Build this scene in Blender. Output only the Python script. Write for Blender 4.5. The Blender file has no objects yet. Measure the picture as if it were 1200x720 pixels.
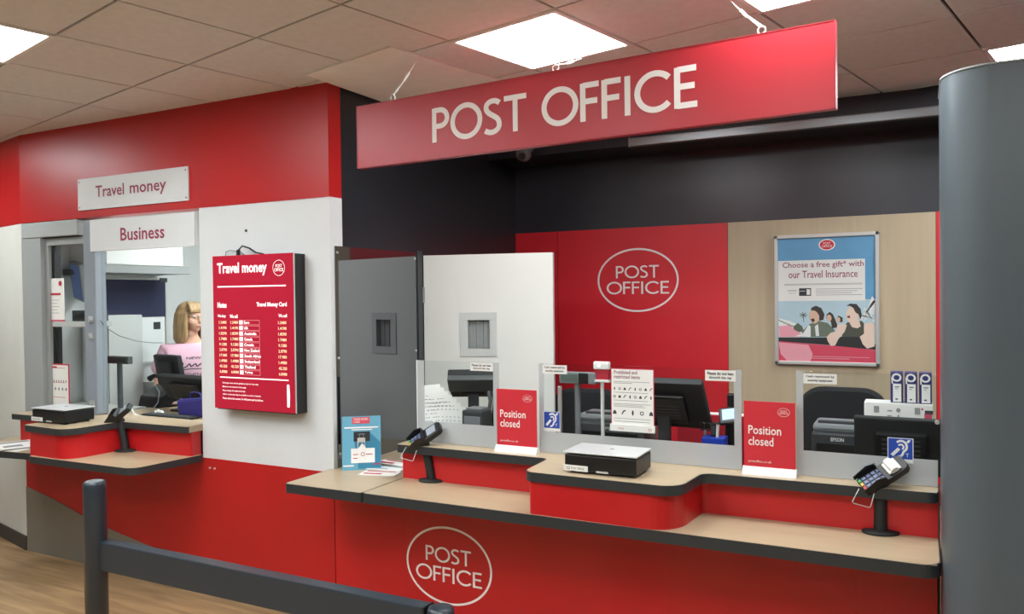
import bpy, bmesh, math, random
from mathutils import Vector, Matrix
random.seed(7)
sc = bpy.context.scene
col = sc.collection
PI = math.pi

# ------------------------------------------------------------------ camera
FPX = 925.83
YAW, PIT, ROL = (math.radians(a) for a in (27.271, -0.818, -0.693))
Fv = Vector((-math.sin(YAW)*math.cos(PIT), math.cos(YAW)*math.cos(PIT), math.sin(PIT)))
R0 = Vector((math.cos(YAW), math.sin(YAW), 0)); U0 = R0.cross(Fv)
Rv = R0*math.cos(ROL) + U0*math.sin(ROL); Uv = -R0*math.sin(ROL) + U0*math.cos(ROL)
CP = Vector((0, -3.3284, 1.7392))
cd = bpy.data.cameras.new('camera'); cam = bpy.data.objects.new('camera', cd); col.objects.link(cam)
cd.sensor_width = 36; cd.lens = FPX/1200*36; cd.clip_start = .05; cd.clip_end = 60
mw = Matrix.Identity(4)
for i in range(3):
    mw[i][0] = Rv[i]; mw[i][1] = Uv[i]; mw[i][2] = -Fv[i]; mw[i][3] = CP[i]
cam.matrix_world = mw
sc.camera = cam
def on(ax, px, py, v):
    r = Fv + Rv*((px-600)/FPX) - Uv*((py-360)/FPX)
    return CP + r*((v-CP[ax])/r[ax])

# ------------------------------------------------------------------ world, exposure
sc.view_settings.view_transform = 'Standard'; sc.view_settings.look = 'None'
sc.view_settings.gamma = 1; sc.view_settings.use_curve_mapping = False
sc.view_settings.exposure = 0.33
w = bpy.data.worlds.new('world'); sc.world = w; w.use_nodes = True
w.node_tree.nodes['Background'].inputs[0].default_value = (.9, .93, 1, 1)
w.node_tree.nodes['Background'].inputs[1].default_value = .1
LAMP = 24.0          # brightness of the ceiling light diffusers

# ------------------------------------------------------------------ materials
def lin(h):
    if not isinstance(h, str): return (*h, 1)
    h = h.lstrip('#'); o = []
    for i in (0, 2, 4):
        c = int(h[i:i+2], 16)/255
        o.append(c/12.92 if c <= .04045 else ((c+.055)/1.055)**2.4)
    return (*o, 1)
MATS = {}
def mat(name, colour, rough=.5, metal=0, spec=.5, noise=0, scale=8, bump=0, bscale=60, emit=0, alpha=1, stretch=None, coat=0):
    if name in MATS: return MATS[name]
    m = bpy.data.materials.new(name); m.use_nodes = True; nt = m.node_tree; b = nt.nodes['Principled BSDF']
    c = lin(colour)
    b.inputs['Base Color'].default_value = c; b.inputs['Roughness'].default_value = rough
    b.inputs['Metallic'].default_value = metal; b.inputs['Specular IOR Level'].default_value = spec
    b.inputs['Coat Weight'].default_value = coat
    tc = nt.nodes.new('ShaderNodeTexCoord'); mp = nt.nodes.new('ShaderNodeMapping')
    nt.links.new(tc.outputs['Object'], mp.inputs[0])
    if stretch: mp.inputs['Scale'].default_value = stretch
    if noise:
        n = nt.nodes.new('ShaderNodeTexNoise'); n.inputs['Scale'].default_value = scale; n.inputs['Detail'].default_value = 4
        r = nt.nodes.new('ShaderNodeValToRGB')
        r.color_ramp.elements[0].color = tuple(x*(1-noise) for x in c[:3])+(1,)
        r.color_ramp.elements[1].color = tuple(min(1, x*(1+noise)) for x in c[:3])+(1,)
        r.color_ramp.elements[0].position = .3; r.color_ramp.elements[1].position = .7
        nt.links.new(mp.outputs[0], n.inputs[0]); nt.links.new(n.outputs[0], r.inputs[0]); nt.links.new(r.outputs[0], b.inputs['Base Color'])
    if bump:
        n = nt.nodes.new('ShaderNodeTexNoise'); n.inputs['Scale'].default_value = bscale
        bp = nt.nodes.new('ShaderNodeBump'); bp.inputs['Strength'].default_value = bump; bp.inputs['Distance'].default_value = .003
        nt.links.new(mp.outputs[0], n.inputs[0]); nt.links.new(n.outputs[0], bp.inputs['Height']); nt.links.new(bp.outputs[0], b.inputs['Normal'])
    if emit:
        b.inputs['Emission Color'].default_value = c; b.inputs['Emission Strength'].default_value = emit
    MATS[name] = m
    return m
def glassmat(name, tint, refl, rough=0.0, frost=0, frostcol=(.8, .82, .84)):
    m = bpy.data.materials.new(name); m.use_nodes = True; nt = m.node_tree; nt.nodes.clear()
    o = nt.nodes.new('ShaderNodeOutputMaterial'); t = nt.nodes.new('ShaderNodeBsdfTransparent'); t.inputs[0].default_value = (*tint, 1)
    g = nt.nodes.new('ShaderNodeBsdfGlossy'); g.inputs['Roughness'].default_value = rough; g.inputs[0].default_value = (1, 1, 1, 1)
    fr = nt.nodes.new('ShaderNodeFresnel'); fr.inputs[0].default_value = refl
    mx = nt.nodes.new('ShaderNodeMixShader')
    ge = nt.nodes.new('ShaderNodeNewGeometry'); ml = nt.nodes.new('ShaderNodeMath'); ml.operation = 'MULTIPLY_ADD'   # the far face of the pane adds no second reflection
    ml.inputs[1].default_value = -1; ml.inputs[2].default_value = 1; nt.links.new(ge.outputs['Backfacing'], ml.inputs[0])
    mu = nt.nodes.new('ShaderNodeMath'); mu.operation = 'MULTIPLY'; nt.links.new(ml.outputs[0], mu.inputs[0]); nt.links.new(fr.outputs[0], mu.inputs[1]); nt.links.new(mu.outputs[0], mx.inputs[0])
    base = t
    if frost:
        d = nt.nodes.new('ShaderNodeBsdfDiffuse'); d.inputs[0].default_value = (*frostcol, 1)
        m2 = nt.nodes.new('ShaderNodeMixShader'); m2.inputs[0].default_value = frost
        nt.links.new(t.outputs[0], m2.inputs[1]); nt.links.new(d.outputs[0], m2.inputs[2]); base = m2
    nt.links.new(base.outputs[0], mx.inputs[1]); nt.links.new(g.outputs[0], mx.inputs[2]); nt.links.new(mx.outputs[0], o.inputs[0])
    MATS[name] = m; return m
def mirrormat(name, base, refl, rough):
    m = bpy.data.materials.new(name); m.use_nodes = True; nt = m.node_tree; nt.nodes.clear()
    o = nt.nodes.new('ShaderNodeOutputMaterial'); d = nt.nodes.new('ShaderNodeBsdfDiffuse'); d.inputs[0].default_value = lin(base)
    g = nt.nodes.new('ShaderNodeBsdfGlossy'); g.inputs['Roughness'].default_value = rough; g.inputs[0].default_value = (.9, .95, 1, 1)
    mx = nt.nodes.new('ShaderNodeMixShader'); mx.inputs[0].default_value = refl
    nt.links.new(d.outputs[0], mx.inputs[1]); nt.links.new(g.outputs[0], mx.inputs[2]); nt.links.new(mx.outputs[0], o.inputs[0])
    MATS[name] = m; return m

RED = mat('red_paint', '#b81a1c', .38, noise=.05, scale=3)
REDL = mat('red_laminate', '#c01c20', .3, noise=.04, scale=3)
REDP = mat('red_wall_panel', '#de2632', .4, noise=.03, scale=3)
REDS = mat('red_sign_face', '#b82430', .38, noise=.02, scale=2)
WHITE = mat('white_wall_board', '#d9dada', .5, noise=.02, scale=4)
WLEFT = mat('white_shop_wall', '#d8d8d0', .6, noise=.03, scale=5)
DARK = mat('charcoal_paint', '#2a2c33', .34, noise=.06, scale=4)
DARKG = mat('charcoal_side_wall_paint', '#27292e', .32, noise=.06, scale=4)
WOODP = mat('oak_wall_laminate', '#bfad90', .5, noise=.05, scale=30, stretch=(1, 1, .04))
TOP = mat('beech_worktop_laminate', '#b29d80', .33, noise=.05, scale=40, stretch=(.08, 1, 1))
EDGE = mat('charcoal_edge_strip', '#2e3234', .4)
GREYP = mat('warm_grey_panel', '#7c766a', .5, noise=.05, scale=6)
TILE = mat('ceiling_tile_face', '#dadada', .9, noise=.04, scale=22, bump=.25, bscale=140)
GRID = mat('ceiling_grid_dark', '#5e4a40', .7)
STEEL = mat('brushed_steel', '#b8bcbe', .32, metal=.9, noise=.05, scale=40, stretch=(1, 1, .1))
ALU = mat('satin_aluminium', '#c9c9c6', .4, metal=.5)
GREYF = mat('grey_window_frame', '#9c9f9e', .5)
COLM = mat('column_grey_laminate', '#535c61', .38, noise=.03, scale=30, stretch=(1, 1, .3))
RAILM = mat('slate_powder_coat', '#2b333b', .3, noise=.05, scale=25)
BLACK = mat('black_plastic', '#131314', .4)
BLACK2 = mat('black_matt_plastic', '#1b1c1d', .6, noise=.1, scale=30)
GREYB = mat('dark_grey_plastic', '#3a3c3e', .45)
MIDG = mat('mid_grey_plastic', '#7d8082', .45)
WPLA = mat('white_plastic', '#e4e4e0', .4)
PAPER = mat('white_paper', '#e9e7e2', .7)
LET = mat('white_lettering', '#f6eeea', .5)
LETR = mat('dark_red_lettering', '#96344a', .6)
INKR = mat('red_print', '#b8283a', .6)
INKD = mat('dark_print', '#38383c', .7)
INKG = mat('grey_print', '#90908f', .7)
BLUE = mat('hearing_loop_blue', '#1c46a8', .5)
NAVY = mat('navy_fabric_board', '#2a2f4c', .8, noise=.08, scale=40)
GLASS = glassmat('clear_glass', (.93, .95, .95), 1.22)
FROST = glassmat('frosted_glass', (.9, .92, .93), 1.35, .25, .62, (.62, .64, .65))
SMIR = mirrormat('glossy_charcoal_acrylic', '#1c1e20', .25, .02)

# ------------------------------------------------------------------ object helpers
def tagp(o, label=None, cat=None, group=None, kind=None):
    if label: o['label'] = label
    if cat: o['category'] = cat
    if group: o['group'] = group
    if kind: o['kind'] = kind
    return o
WM = {}
STUFF = {'small_print', 'pictogram', 'white_print', 'rates', 'row_lines', 'print', 'grey_print', 'red_print', 'label_print', 'print_structures', 'print_palms', 'dark_print', 'shirt_print', 'red_mark', 'keypad', 'symbol', 'gift_card_mark', 'print_back_hair', 'print_back_faces', 'print_arms', 'print_footnote', 'print_white_shirt', 'vent', 'fixing', 'card_mark'}   # print too fine to pick apart
def thing(name, label, cat, loc=(0, 0, 0), rz=0, group=None):
    o = bpy.data.objects.new(name, None); col.objects.link(o); o.empty_display_size = .1
    o.location = loc; o.rotation_euler = (0, 0, rz)
    WM[o.name] = Matrix.Translation(Vector(loc)) @ Matrix.Rotation(rz, 4, 'Z')
    return tagp(o, label, cat, group)
class B:
    """collects shapes for ONE mesh object"""
    def __init__(s): s.v = []; s.f = []; s.smooth = set()
    def add(s, vs, fs, sm=False):
        n = len(s.v); s.v += [Vector(p) for p in vs]
        for f in fs:
            if sm: s.smooth.add(len(s.f))
            s.f.append([i+n for i in f])
        return s
    def box(s, x0, x1, y0, y1, z0, z1, bev=0):
        x0, x1 = sorted((x0, x1)); y0, y1 = sorted((y0, y1)); z0, z1 = sorted((z0, z1))
        if bev <= 0:
            vs = [(x, y, z) for z in (z0, z1) for y in (y0, y1) for x in (x0, x1)]
            return s.add(vs, [(0, 2, 3, 1), (4, 5, 7, 6), (0, 1, 5, 4), (2, 6, 7, 3), (1, 3, 7, 5), (0, 4, 6, 2)])
        bm = bmesh.new(); bmesh.ops.create_cube(bm, size=1)
        for v in bm.verts: v.co = Vector(((x0+x1)/2+v.co.x*(x1-x0), (y0+y1)/2+v.co.y*(y1-y0), (z0+z1)/2+v.co.z*(z1-z0)))
        bmesh.ops.bevel(bm, geom=bm.edges[:], offset=bev, segments=2, affect='EDGES', profile=.6)
        return s.bm(bm)
    def bm(s, bm, M=None, sm=False):
        bm.verts.index_update()
        s.add([(M @ v.co) if M else v.co for v in bm.verts], [[v.index for v in f.verts] for f in bm.faces], sm); bm.free(); return s
    def prism(s, poly, z0, z1):
        n = len(poly); a = sum(poly[i][0]*poly[(i+1) % n][1]-poly[(i+1) % n][0]*poly[i][1] for i in range(n))
        if a < 0: poly = poly[::-1]
        vs = [(x, y, z0) for x, y in poly]+[(x, y, z1) for x, y in poly]
        return s.add(vs, [list(range(n))[::-1], list(range(n, 2*n))]+[(i, (i+1) % n, n+(i+1) % n, n+i) for i in range(n)])
    def band(s, path, t, z0, z1):
        """vertical ribbon of thickness t, offset to the right-hand side of the path"""
        off = []
        n = len(path)
        for i in range(n):
            a = Vector(path[max(i-1, 0)]); b_ = Vector(path[min(i+1, n-1)]); p = Vector(path[i])
            d1 = (p-a).normalized() if i else (b_-p).normalized(); d2 = (b_-p).normalized() if i < n-1 else d1
            nrm = Vector((d1.y+d2.y, -(d1.x+d2.x))); nrm.normalize()
            k = max(.4, nrm.dot(Vector((d1.y, -d1.x)))); off.append(p+nrm*(t/k))
        vs = []
        for p, q in zip(path, off): vs += [(p[0], p[1], z0), (q[0], q[1], z0), (q[0], q[1], z1), (p[0], p[1], z1)]
        fs = []
        for i in range(n-1):
            for k in range(4): fs.append((4*i+k, 4*i+(k+1) % 4, 4*i+4+(k+1) % 4, 4*i+4+k))
        fs += [(3, 2, 1, 0), (4*n-4, 4*n-3, 4*n-2, 4*n-1)]
        return s.add(vs, fs)
    def cyl(s, p, q, r, r2=None, n=16, cap=True):
        p = Vector(p); q = Vector(q); d = (q-p).normalized(); r2 = r if r2 is None else r2
        u = d.orthogonal().normalized(); v = d.cross(u)
        vs = [p+(u*math.cos(2*PI*i/n)+v*math.sin(2*PI*i/n))*r for i in range(n)]+[q+(u*math.cos(2*PI*i/n)+v*math.sin(2*PI*i/n))*r2 for i in range(n)]
        s.add(vs, [(i, (i+1) % n, n+(i+1) % n, n+i) for i in range(n)], True)
        if cap: s.add(vs[:n], [list(range(n))[::-1]]); s.add(vs[n:], [list(range(n))])
        return s
    def tube(s, pts, r, n=8, closed=False):
        pts = [Vector(p) for p in pts]; m = len(pts); up = None; rings = []
        for i, p in enumerate(pts):
            a = pts[i-1] if (i or closed) else p; b_ = pts[(i+1) % m] if (i < m-1 or closed) else p
            d = (b_-a).normalized()
            u = d.orthogonal().normalized() if up is None else (up-d*up.dot(d)).normalized(); up = u; v = d.cross(u)
            rr = r[i] if isinstance(r, (list, tuple)) else r
            rings.append([p+(u*math.cos(2*PI*k/n)+v*math.sin(2*PI*k/n))*rr for k in range(n)])
        vs = [q for g in rings for q in g]; fs = []
        for i in range(m if closed else m-1):
            j = (i+1) % m
            for k in range(n): fs.append((i*n+k, i*n+(k+1) % n, j*n+(k+1) % n, j*n+k))
        s.add(vs, fs, True)
        if not closed: s.add(rings[0], [list(range(n))[::-1]]); s.add(rings[-1], [list(range(n))])
        return s
    def lathe(s, c, prof, n=24):
        vs = [(c[0]+r*math.cos(2*PI*k/n), c[1]+r*math.sin(2*PI*k/n), c[2]+z) for r, z in prof for k in range(n)]
        fs = [(i*n+k, i*n+(k+1) % n, (i+1)*n+(k+1) % n, (i+1)*n+k) for i in range(len(prof)-1) for k in range(n)]
        return s.add(vs, fs, True)
    def ball(s, c, rx, ry=None, rz=None, n=16, M=None):
        bm = bmesh.new(); bmesh.ops.create_uvsphere(bm, u_segments=n, v_segments=n*3//4, radius=1)
        T = Matrix.Translation(Vector(c)) @ (M if M else Matrix.Identity(4)) @ Matrix.Diagonal((rx, ry or rx, rz or rx, 1))
        return s.bm(bm, T, True)
    def xf(s, M): s.v = [M @ p for p in s.v]; return s
    def build(s, name, m, parent=None, local=False, bevel=0, label=None, solid=0):
        me = bpy.data.meshes.new(name)
        vs = s.v
        if parent is not None and not local:
            iw = WM[parent.name].inverted(); vs = [iw @ p for p in vs]
        me.from_pydata([tuple(p) for p in vs], [], s.f); me.update()
        for i in s.smooth: me.polygons[i].use_smooth = True
        bmm = bmesh.new(); bmm.from_mesh(me)
        bmesh.ops.recalc_face_normals(bmm, faces=bmm.faces[:]) if not getattr(s, 'flat', False) else None
        bmm.to_mesh(me); bmm.free()
        me.materials.append(m if not isinstance(m, str) else MATS[m])
        o = bpy.data.objects.new(name, me); col.objects.link(o)
        if parent is not None:
            o.parent = parent; WM[o.name] = WM[parent.name]
            if local: pass
        else: WM[o.name] = Matrix.Identity(4)
        if bevel:
            b = o.modifiers.new('bevel', 'BEVEL'); b.width = bevel; b.segments = 2; b.limit_method = 'ANGLE'
        if label: o['label'] = label
        if name in STUFF: o['kind'] = 'stuff'
        return o
def struct(o): o['kind'] = 'structure'; return o
def dup(root, loc, rz, label, group=None):
    r = root.copy(); col.objects.link(r); r.location = loc; r.rotation_euler = (0, 0, rz); r['label'] = label
    if group: r['group'] = group
    for ch in list(root.children):
        c = ch.copy(); col.objects.link(c); c.parent = r
        for g in list(ch.children):
            d = g.copy(); col.objects.link(d); d.parent = c
    WM[r.name] = Matrix.Translation(Vector(loc)) @ Matrix.Rotation(rz, 4, 'Z')
    return r
def fillet(pts, radii, seg=6):
    out = []
    for i, p in enumerate(pts):
        r = radii[i]
        if not r: out.append(tuple(p)); continue
        p = Vector(p); a = Vector(pts[i-1]); b_ = Vector(pts[(i+1) % len(pts)])
        u = (a-p).normalized(); v = (b_-p).normalized()
        half = math.acos(max(-1, min(1, u.dot(v))))/2; d = r/math.tan(half)
        s_, e_ = p+u*d, p+v*d; c = p+(u+v).normalized()*(r/math.sin(half))
        a0 = math.atan2(s_.y-c.y, s_.x-c.x); a1 = math.atan2(e_.y-c.y, e_.x-c.x); da = (a1-a0+PI) % (2*PI)-PI
        out += [(c.x+r*math.cos(a0+da*k/seg), c.y+r*math.sin(a0+da*k/seg)) for k in range(seg+1)]
    return out

# ---- flat print: text, rectangles, rings on a plane O + u*U + v*V
TXT = {}
def text2d(s_, bold=0):
    k = (s_, bold)
    if k not in TXT:
        c = bpy.data.curves.new('t', 'FONT'); c.body = s_; c.resolution_u = 2; c.offset = bold
        o = bpy.data.objects.new('t', c); m = bpy.data.meshes.new_from_object(o)
        TXT[k] = ([(v.co.x, v.co.y) for v in m.vertices], [list(p.vertices) for p in m.polygons])
        bpy.data.objects.remove(o); bpy.data.curves.remove(c); bpy.data.meshes.remove(m)
    return TXT[k]
def arc(cx, cy, r, a0, a1, n=14, ry=None):
    return [(cx+r*math.cos(math.radians(a0+(a1-a0)*i/n)), cy+(ry or r)*math.sin(math.radians(a0+(a1-a0)*i/n))) for i in range(n+1)]
def smooth_pts(p, k=4):
    out = []
    for i in range(len(p)-1):
        a, b_, c, d = p[max(i-1, 0)], p[i], p[i+1], p[min(i+2, len(p)-1)]
        for j in range(k):
            t = j/k
            out.append(tuple(.5*(2*b_[q]+(c[q]-a[q])*t+(2*a[q]-5*b_[q]+4*c[q]-d[q])*t*t+(3*b_[q]-a[q]-3*c[q]+d[q])*t**3) for q in (0, 1)))
    return out+[p[-1]]
W_ = .13
GLY = {  # humanist capitals: advance, list of (path, closed)
 'P': (.6, [([(.065, 0), (.065, 1)], 0), ([(.065, .935), (.27, .935)]+arc(.27, .70, .235, 90, -90)+[(.065, .465)], 0)]),
 'O': (1.08, [(arc(.52, .5, .45, 0, 360, 32)[:-1], 1)]),
 'S': (.6, [(smooth_pts([(.49, .86), (.40, .92), (.28, .94), (.16, .91), (.08, .83), (.08, .71), (.16, .61), (.28, .53), (.41, .44), (.47, .34), (.47, .21), (.39, .11), (.26, .065), (.13, .08), (.03, .13)], 3), 0)]),
 'T': (.72, [([(.01, .94), (.69, .94)], 0), ([(.35, 0), (.35, 1)], 0)]),
 'F': (.56, [([(.065, 0), (.065, 1)], 0), ([(.065, .94), (.50, .94)], 0), ([(.065, .52), (.46, .52)], 0)]),
 'I': (.25, [([(.09, 0), (.09, 1)], 0)]),
 'C': (.97, [(arc(.52, .5, .45, 42, 318, 24), 0)]),
 'E': (.58, [([(.065, 0), (.065, 1)], 0), ([(.065, .94), (.52, .94)], 0), ([(.065, .52), (.48, .52)], 0), ([(.065, .06), (.54, .06)], 0)]),
 ' ': (.38, []),
}
def ribbon(path, wd, closed):
    path = [p for i, p in enumerate(path) if i == 0 or math.hypot(p[0]-path[i-1][0], p[1]-path[i-1][1]) > 1e-5]
    n = len(path); L = []; Rr = []
    for i in range(n):
        p = Vector(path[i]); a = Vector(path[i-1]) if (i or closed) else None; b_ = Vector(path[(i+1) % n]) if (i < n-1 or closed) else None
        d1 = (p-a).normalized() if a is not None else (b_-p).normalized(); d2 = (b_-p).normalized() if b_ is not None else d1
        nn = Vector((-(d1.y+d2.y), d1.x+d2.x)).normalized(); k = max(.5, nn.dot(Vector((-d1.y, d1.x))))
        L.append(p+nn*wd/2/k); Rr.append(p-nn*wd/2/k)
    m = n if closed else n-1
    return [tuple(v) for v in L+Rr], [(n+i, n+(i+1) % n, (i+1) % n, i) for i in range(m)]
def capsword(s_, wd=W_):
    x = 0; V = []; Fc = []
    for ch in s_:
        adv, st = GLY[ch]
        for path, cl in st:
            v, f = ribbon(path, wd, cl); n = len(V); V += [(a+x, b_) for a, b_ in v]; Fc += [[i+n for i in q] for q in f]
        x += adv+.02
    return V, Fc
class Flat(B):
    flat = True
    def __init__(s, O=(0, 0, 0), U=(1, 0, 0), V=(0, 0, 1), off=.0015):
        super().__init__(); s.O = Vector(O); s.U = Vector(U); s.V = Vector(V); s.N = s.U.cross(s.V).normalized(); s.off = off
    def p(s, u, v): return s.O+s.U*u+s.V*v+s.N*s.off
    def rect(s, u0, v0, u1, v1): return s.add([s.p(u0, v0), s.p(u1, v0), s.p(u1, v1), s.p(u0, v1)], [(0, 1, 2, 3)])
    def poly(s, pts):
        a = sum(pts[i][0]*pts[(i+1) % len(pts)][1]-pts[(i+1) % len(pts)][0]*pts[i][1] for i in range(len(pts)))
        if a < 0: pts = pts[::-1]
        return s.add([s.p(*q) for q in pts], [list(range(len(pts)))])
    def ell(s, cu, cv, ru, rv, n=28): return s.poly([(cu+ru*math.cos(2*PI*i/n), cv+rv*math.sin(2*PI*i/n)) for i in range(n)])
    def ring(s, cu, cv, ru, rv, t, n=56):
        vs = [s.p(cu+(ru-k*t)*math.cos(2*PI*i/n), cv+(rv-k*t)*math.sin(2*PI*i/n)) for k in (0, 1) for i in range(n)]
        return s.add(vs, [(i, (i+1) % n, n+(i+1) % n, n+i) for i in range(n)])
    def line(s, pts, wd, closed=False):
        v, f = ribbon(pts, wd, closed); return s.add([s.p(*q) for q in v], f)
    def fit(s, V, Fc, u0, v0, u1, v1):
        xs = [p[0] for p in V]; ys = [p[1] for p in V]; a, b_, c, d = min(xs), max(xs), min(ys), max(ys)
        return s.add([s.p(u0+(x-a)/(b_-a)*(u1-u0), v0+(y-c)/(d-c)*(v1-v0)) for x, y in V], Fc)
    def text(s, t, u0, v0, u1, v1, bold=0): return s.fit(*text2d(t, bold), u0, v0, u1, v1)
    def caps(s, t, u0, v0, u1, v1, wd=W_): return s.fit(*capsword(t, wd), u0, v0, u1, v1)
def letter_parts(parent, mk, t, u0, v0, u1, v1, m, wd=W_, local=False):
    """each capital is an object of its own"""
    V, _ = capsword(t, wd); xs = [p[0] for p in V]; ys = [p[1] for p in V]; a, b_, c, d = min(xs), max(xs), min(ys), max(ys); x = 0
    for ch in t:
        adv, st = GLY[ch]; f = mk()
        for path, cl in st:
            rv, rf = ribbon(path, wd, cl)
            f.add([f.p(u0+(p+x-a)/(b_-a)*(u1-u0), v0+(q-c)/(d-c)*(v1-v0)) for p, q in rv], rf); f.off += .00004
        if st: f.build('letter', m, parent, local=local)
        x += adv+.02
def oval_parts(parent, y, cu, cv, rw, rh, label):
    r = Flat((0, y, 0)).ring(cu, cv, rw, rh, rw*.045).build('oval_ring', LET, parent, label=label)
    mk = lambda: Flat((0, y, 0))
    letter_parts(r, mk, 'POST', cu-rw*.53, cv+rh*.06, cu+rw*.53, cv+rh*.46, LET); letter_parts(r, mk, 'OFFICE', cu-rw*.77, cv-rh*.44, cu+rw*.77, cv-rh*.04, LET)
def ovallogo(f, cu, cv, rw, rh):
    """oval ring with two lines of capitals"""
    f.ring(cu, cv, rw, rh, rw*.045)
    f.caps('POST', cu-rw*.53, cv+rh*.06, cu+rw*.53, cv+rh*.46)
    f.caps('OFFICE', cu-rw*.77, cv-rh*.44, cu+rw*.77, cv-rh*.04)
    return f

ZC, ZF, ZW, ZL, ZU = 2.893, 2.283, .797, .817, .997
XA, XB, YB = -5.546, -2.808, 2.2
TH = math.radians(-12.85)
Ua = Vector((math.cos(TH), math.sin(TH), 0)); Va = Vector((-math.sin(TH), math.cos(TH), 0))
def uv(u, v, z=0): return Ua*u+Va*v+Vector((0, 0, z))

# ================================================================== STRUCTURE
fl = bpy.data.materials.new('oak_vinyl_floor'); fl.use_nodes = True; nt = fl.node_tree; b = nt.nodes['Principled BSDF']
tc = nt.nodes.new('ShaderNodeTexCoord'); mp = nt.nodes.new('ShaderNodeMapping'); mp.inputs['Scale'].default_value = (.9, 9, 1); mp.inputs['Rotation'].default_value = (0, 0, .25)
nz = nt.nodes.new('ShaderNodeTexNoise'); nz.inputs['Scale'].default_value = 2.2; nz.inputs['Detail'].default_value = 6; nz.inputs['Distortion'].default_value = .6
rp = nt.nodes.new('ShaderNodeValToRGB'); rp.color_ramp.elements[0].color = lin('#86694a'); rp.color_ramp.elements[0].position = .3
rp.color_ramp.elements[1].color = lin('#b5966e'); rp.color_ramp.elements[1].position = .72
nt.links.new(tc.outputs['Object'], mp.inputs[0]); nt.links.new(mp.outputs[0], nz.inputs[0]); nt.links.new(nz.outputs[0], rp.inputs[0]); nt.links.new(rp.outputs[0], b.inputs['Base Color'])
b.inputs['Roughness'].default_value = .42
MATS['floor'] = fl
struct(B().box(-9.5, 5.5, -8.5, 2.5, -.08, 0).build('floor', fl))

ceil = struct(B().box(-9.5, 5.5, -8.5, 2.5, ZC+.022, ZC+.1).build('ceiling', GRID))
LIGHTS = [(-1.776, -.68), (-.576, -.68), (-3.576, -2.48), (.024, 1.12)]   # low corner of each lit cell in grid coordinates (u, v)
EXTRA = [(-2.976, -3.08), (-1.776, -3.08), (-.576, -3.08), (.624, -3.08), (-4.176, -4.88), (-1.776, -4.88), (.624, -4.88), (1.824, -.68), (-5.976, -2.48)]  # unseen panels added outside the frame for more even light on the counter
lit = {(round((u+1.776)/.6), round((v+.08)/.6)) for u, v in LIGHTS+EXTRA}
tm = B().box(.006, .594, .006, .594, 0, .014, .003)
tme = bpy.data.meshes.new('ceiling_tile'); tme.from_pydata([tuple(p) for p in tm.v], [], tm.f); tme.materials.append(TILE)
nt_ = 0
for i in range(-8, 7):
    for j in range(-9, 5):
        u, v = -1.776+.6*i, -.08+.6*j
        if (i, j) in lit: continue
        c = uv(u+.3, v+.3)
        if not (-7.4 < c.x < 3.2 and -5.4 < c.y < 1.95): continue
        if c.y > .45 and c.x < -2.9: continue
        p = uv(u, v, ZC)
        o = bpy.data.objects.new('ceiling_tile', tme); col.objects.link(o); o.location = p; o.rotation_euler = (0, 0, TH); o.parent = ceil; nt_ += 1
# a larger lighter board fixed just under the tiles at the corner of the booth
pa = [on(2, x, y, ZC-.008) for x, y in ((348, 94), (454, 52), (590, 96))]
pd = pa[0]+(pa[2]-pa[1])
q = [(p.x, p.y) for p in (pa[0], pa[1], pa[2], pd)]
q = [(-2.79, -.19), (-2.15, -.345), (-1.97, .43), (-2.79, .62)]
B().prism(q, ZC-.010, ZC-.001).build('ceiling_board', mat('ceiling_board_face', '#f2f0ec', .9, noise=.03, scale=10), ceil, label='larger paler ceiling board beside the booth corner')

def ceiling_light(u, v, label, z=ZC, group=None, s=.6):
    p = uv(u, v, z)
    t = thing('ceiling_light', label, 'ceiling light', p, TH, group)
    f = B()
    for a in ((0, s, 0, .022), (0, s, s-.022, s), (0, .022, .022, s-.022), (s-.022, s, .022, s-.022)): f.box(*a, -.008, .012, .002)
    f.build('frame', WPLA, t, local=True)
    m = mat('lamp_diffuser', (.91, .98, 1.0), .5, emit=LAMP)
    B().box(.02, s-.02, .02, s-.02, -.002, .004).build('diffuser', m, t, local=True)
    return t

ceiling_light(*LIGHTS[0], 'square lit ceiling panel above the middle of the hanging red sign')
ceiling_light(*LIGHTS[1], 'square lit ceiling panel cut by the top edge, above the sign\'s right end')
ceiling_light(*LIGHTS[2], 'square lit ceiling panel at the upper left corner of the photo')
ceiling_light(*LIGHTS[3], 'lit ceiling panel above the grey column at the right edge')
for u, v in EXTRA: ceiling_light(u, v, 'square ceiling panel added out of view to light the shop', group='added ceiling panels behind the viewpoint')

# left shop wall, turned 13 degrees from the booth front
d = Vector((-.975, .2224)); A0 = Vector((XA, 0))
def lw(t, off): return (A0.x+d.x*t+.2224*off, A0.y+d.y*t+.975*off)
def lwall(t0, t1, o0, o1, z0, z1, name, m, parent=None):
    return B().prism([lw(t0, o0), lw(t1, o0), lw(t1, o1), lw(t0, o1)], z0, z1).build(name, m, parent)
wl = struct(lwall(0, 4, 0, .1, 0, ZF, 'wall_left', WLEFT))
lwall(0, 4, -.003, .1, ZF, ZC+.02, 'red_fascia', RED, wl)
struct(lwall(.005, 4, -.012, -.001, 0, .098, 'baseboard_left', mat('dark_skirting', '#3c3a38', .5)))

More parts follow.
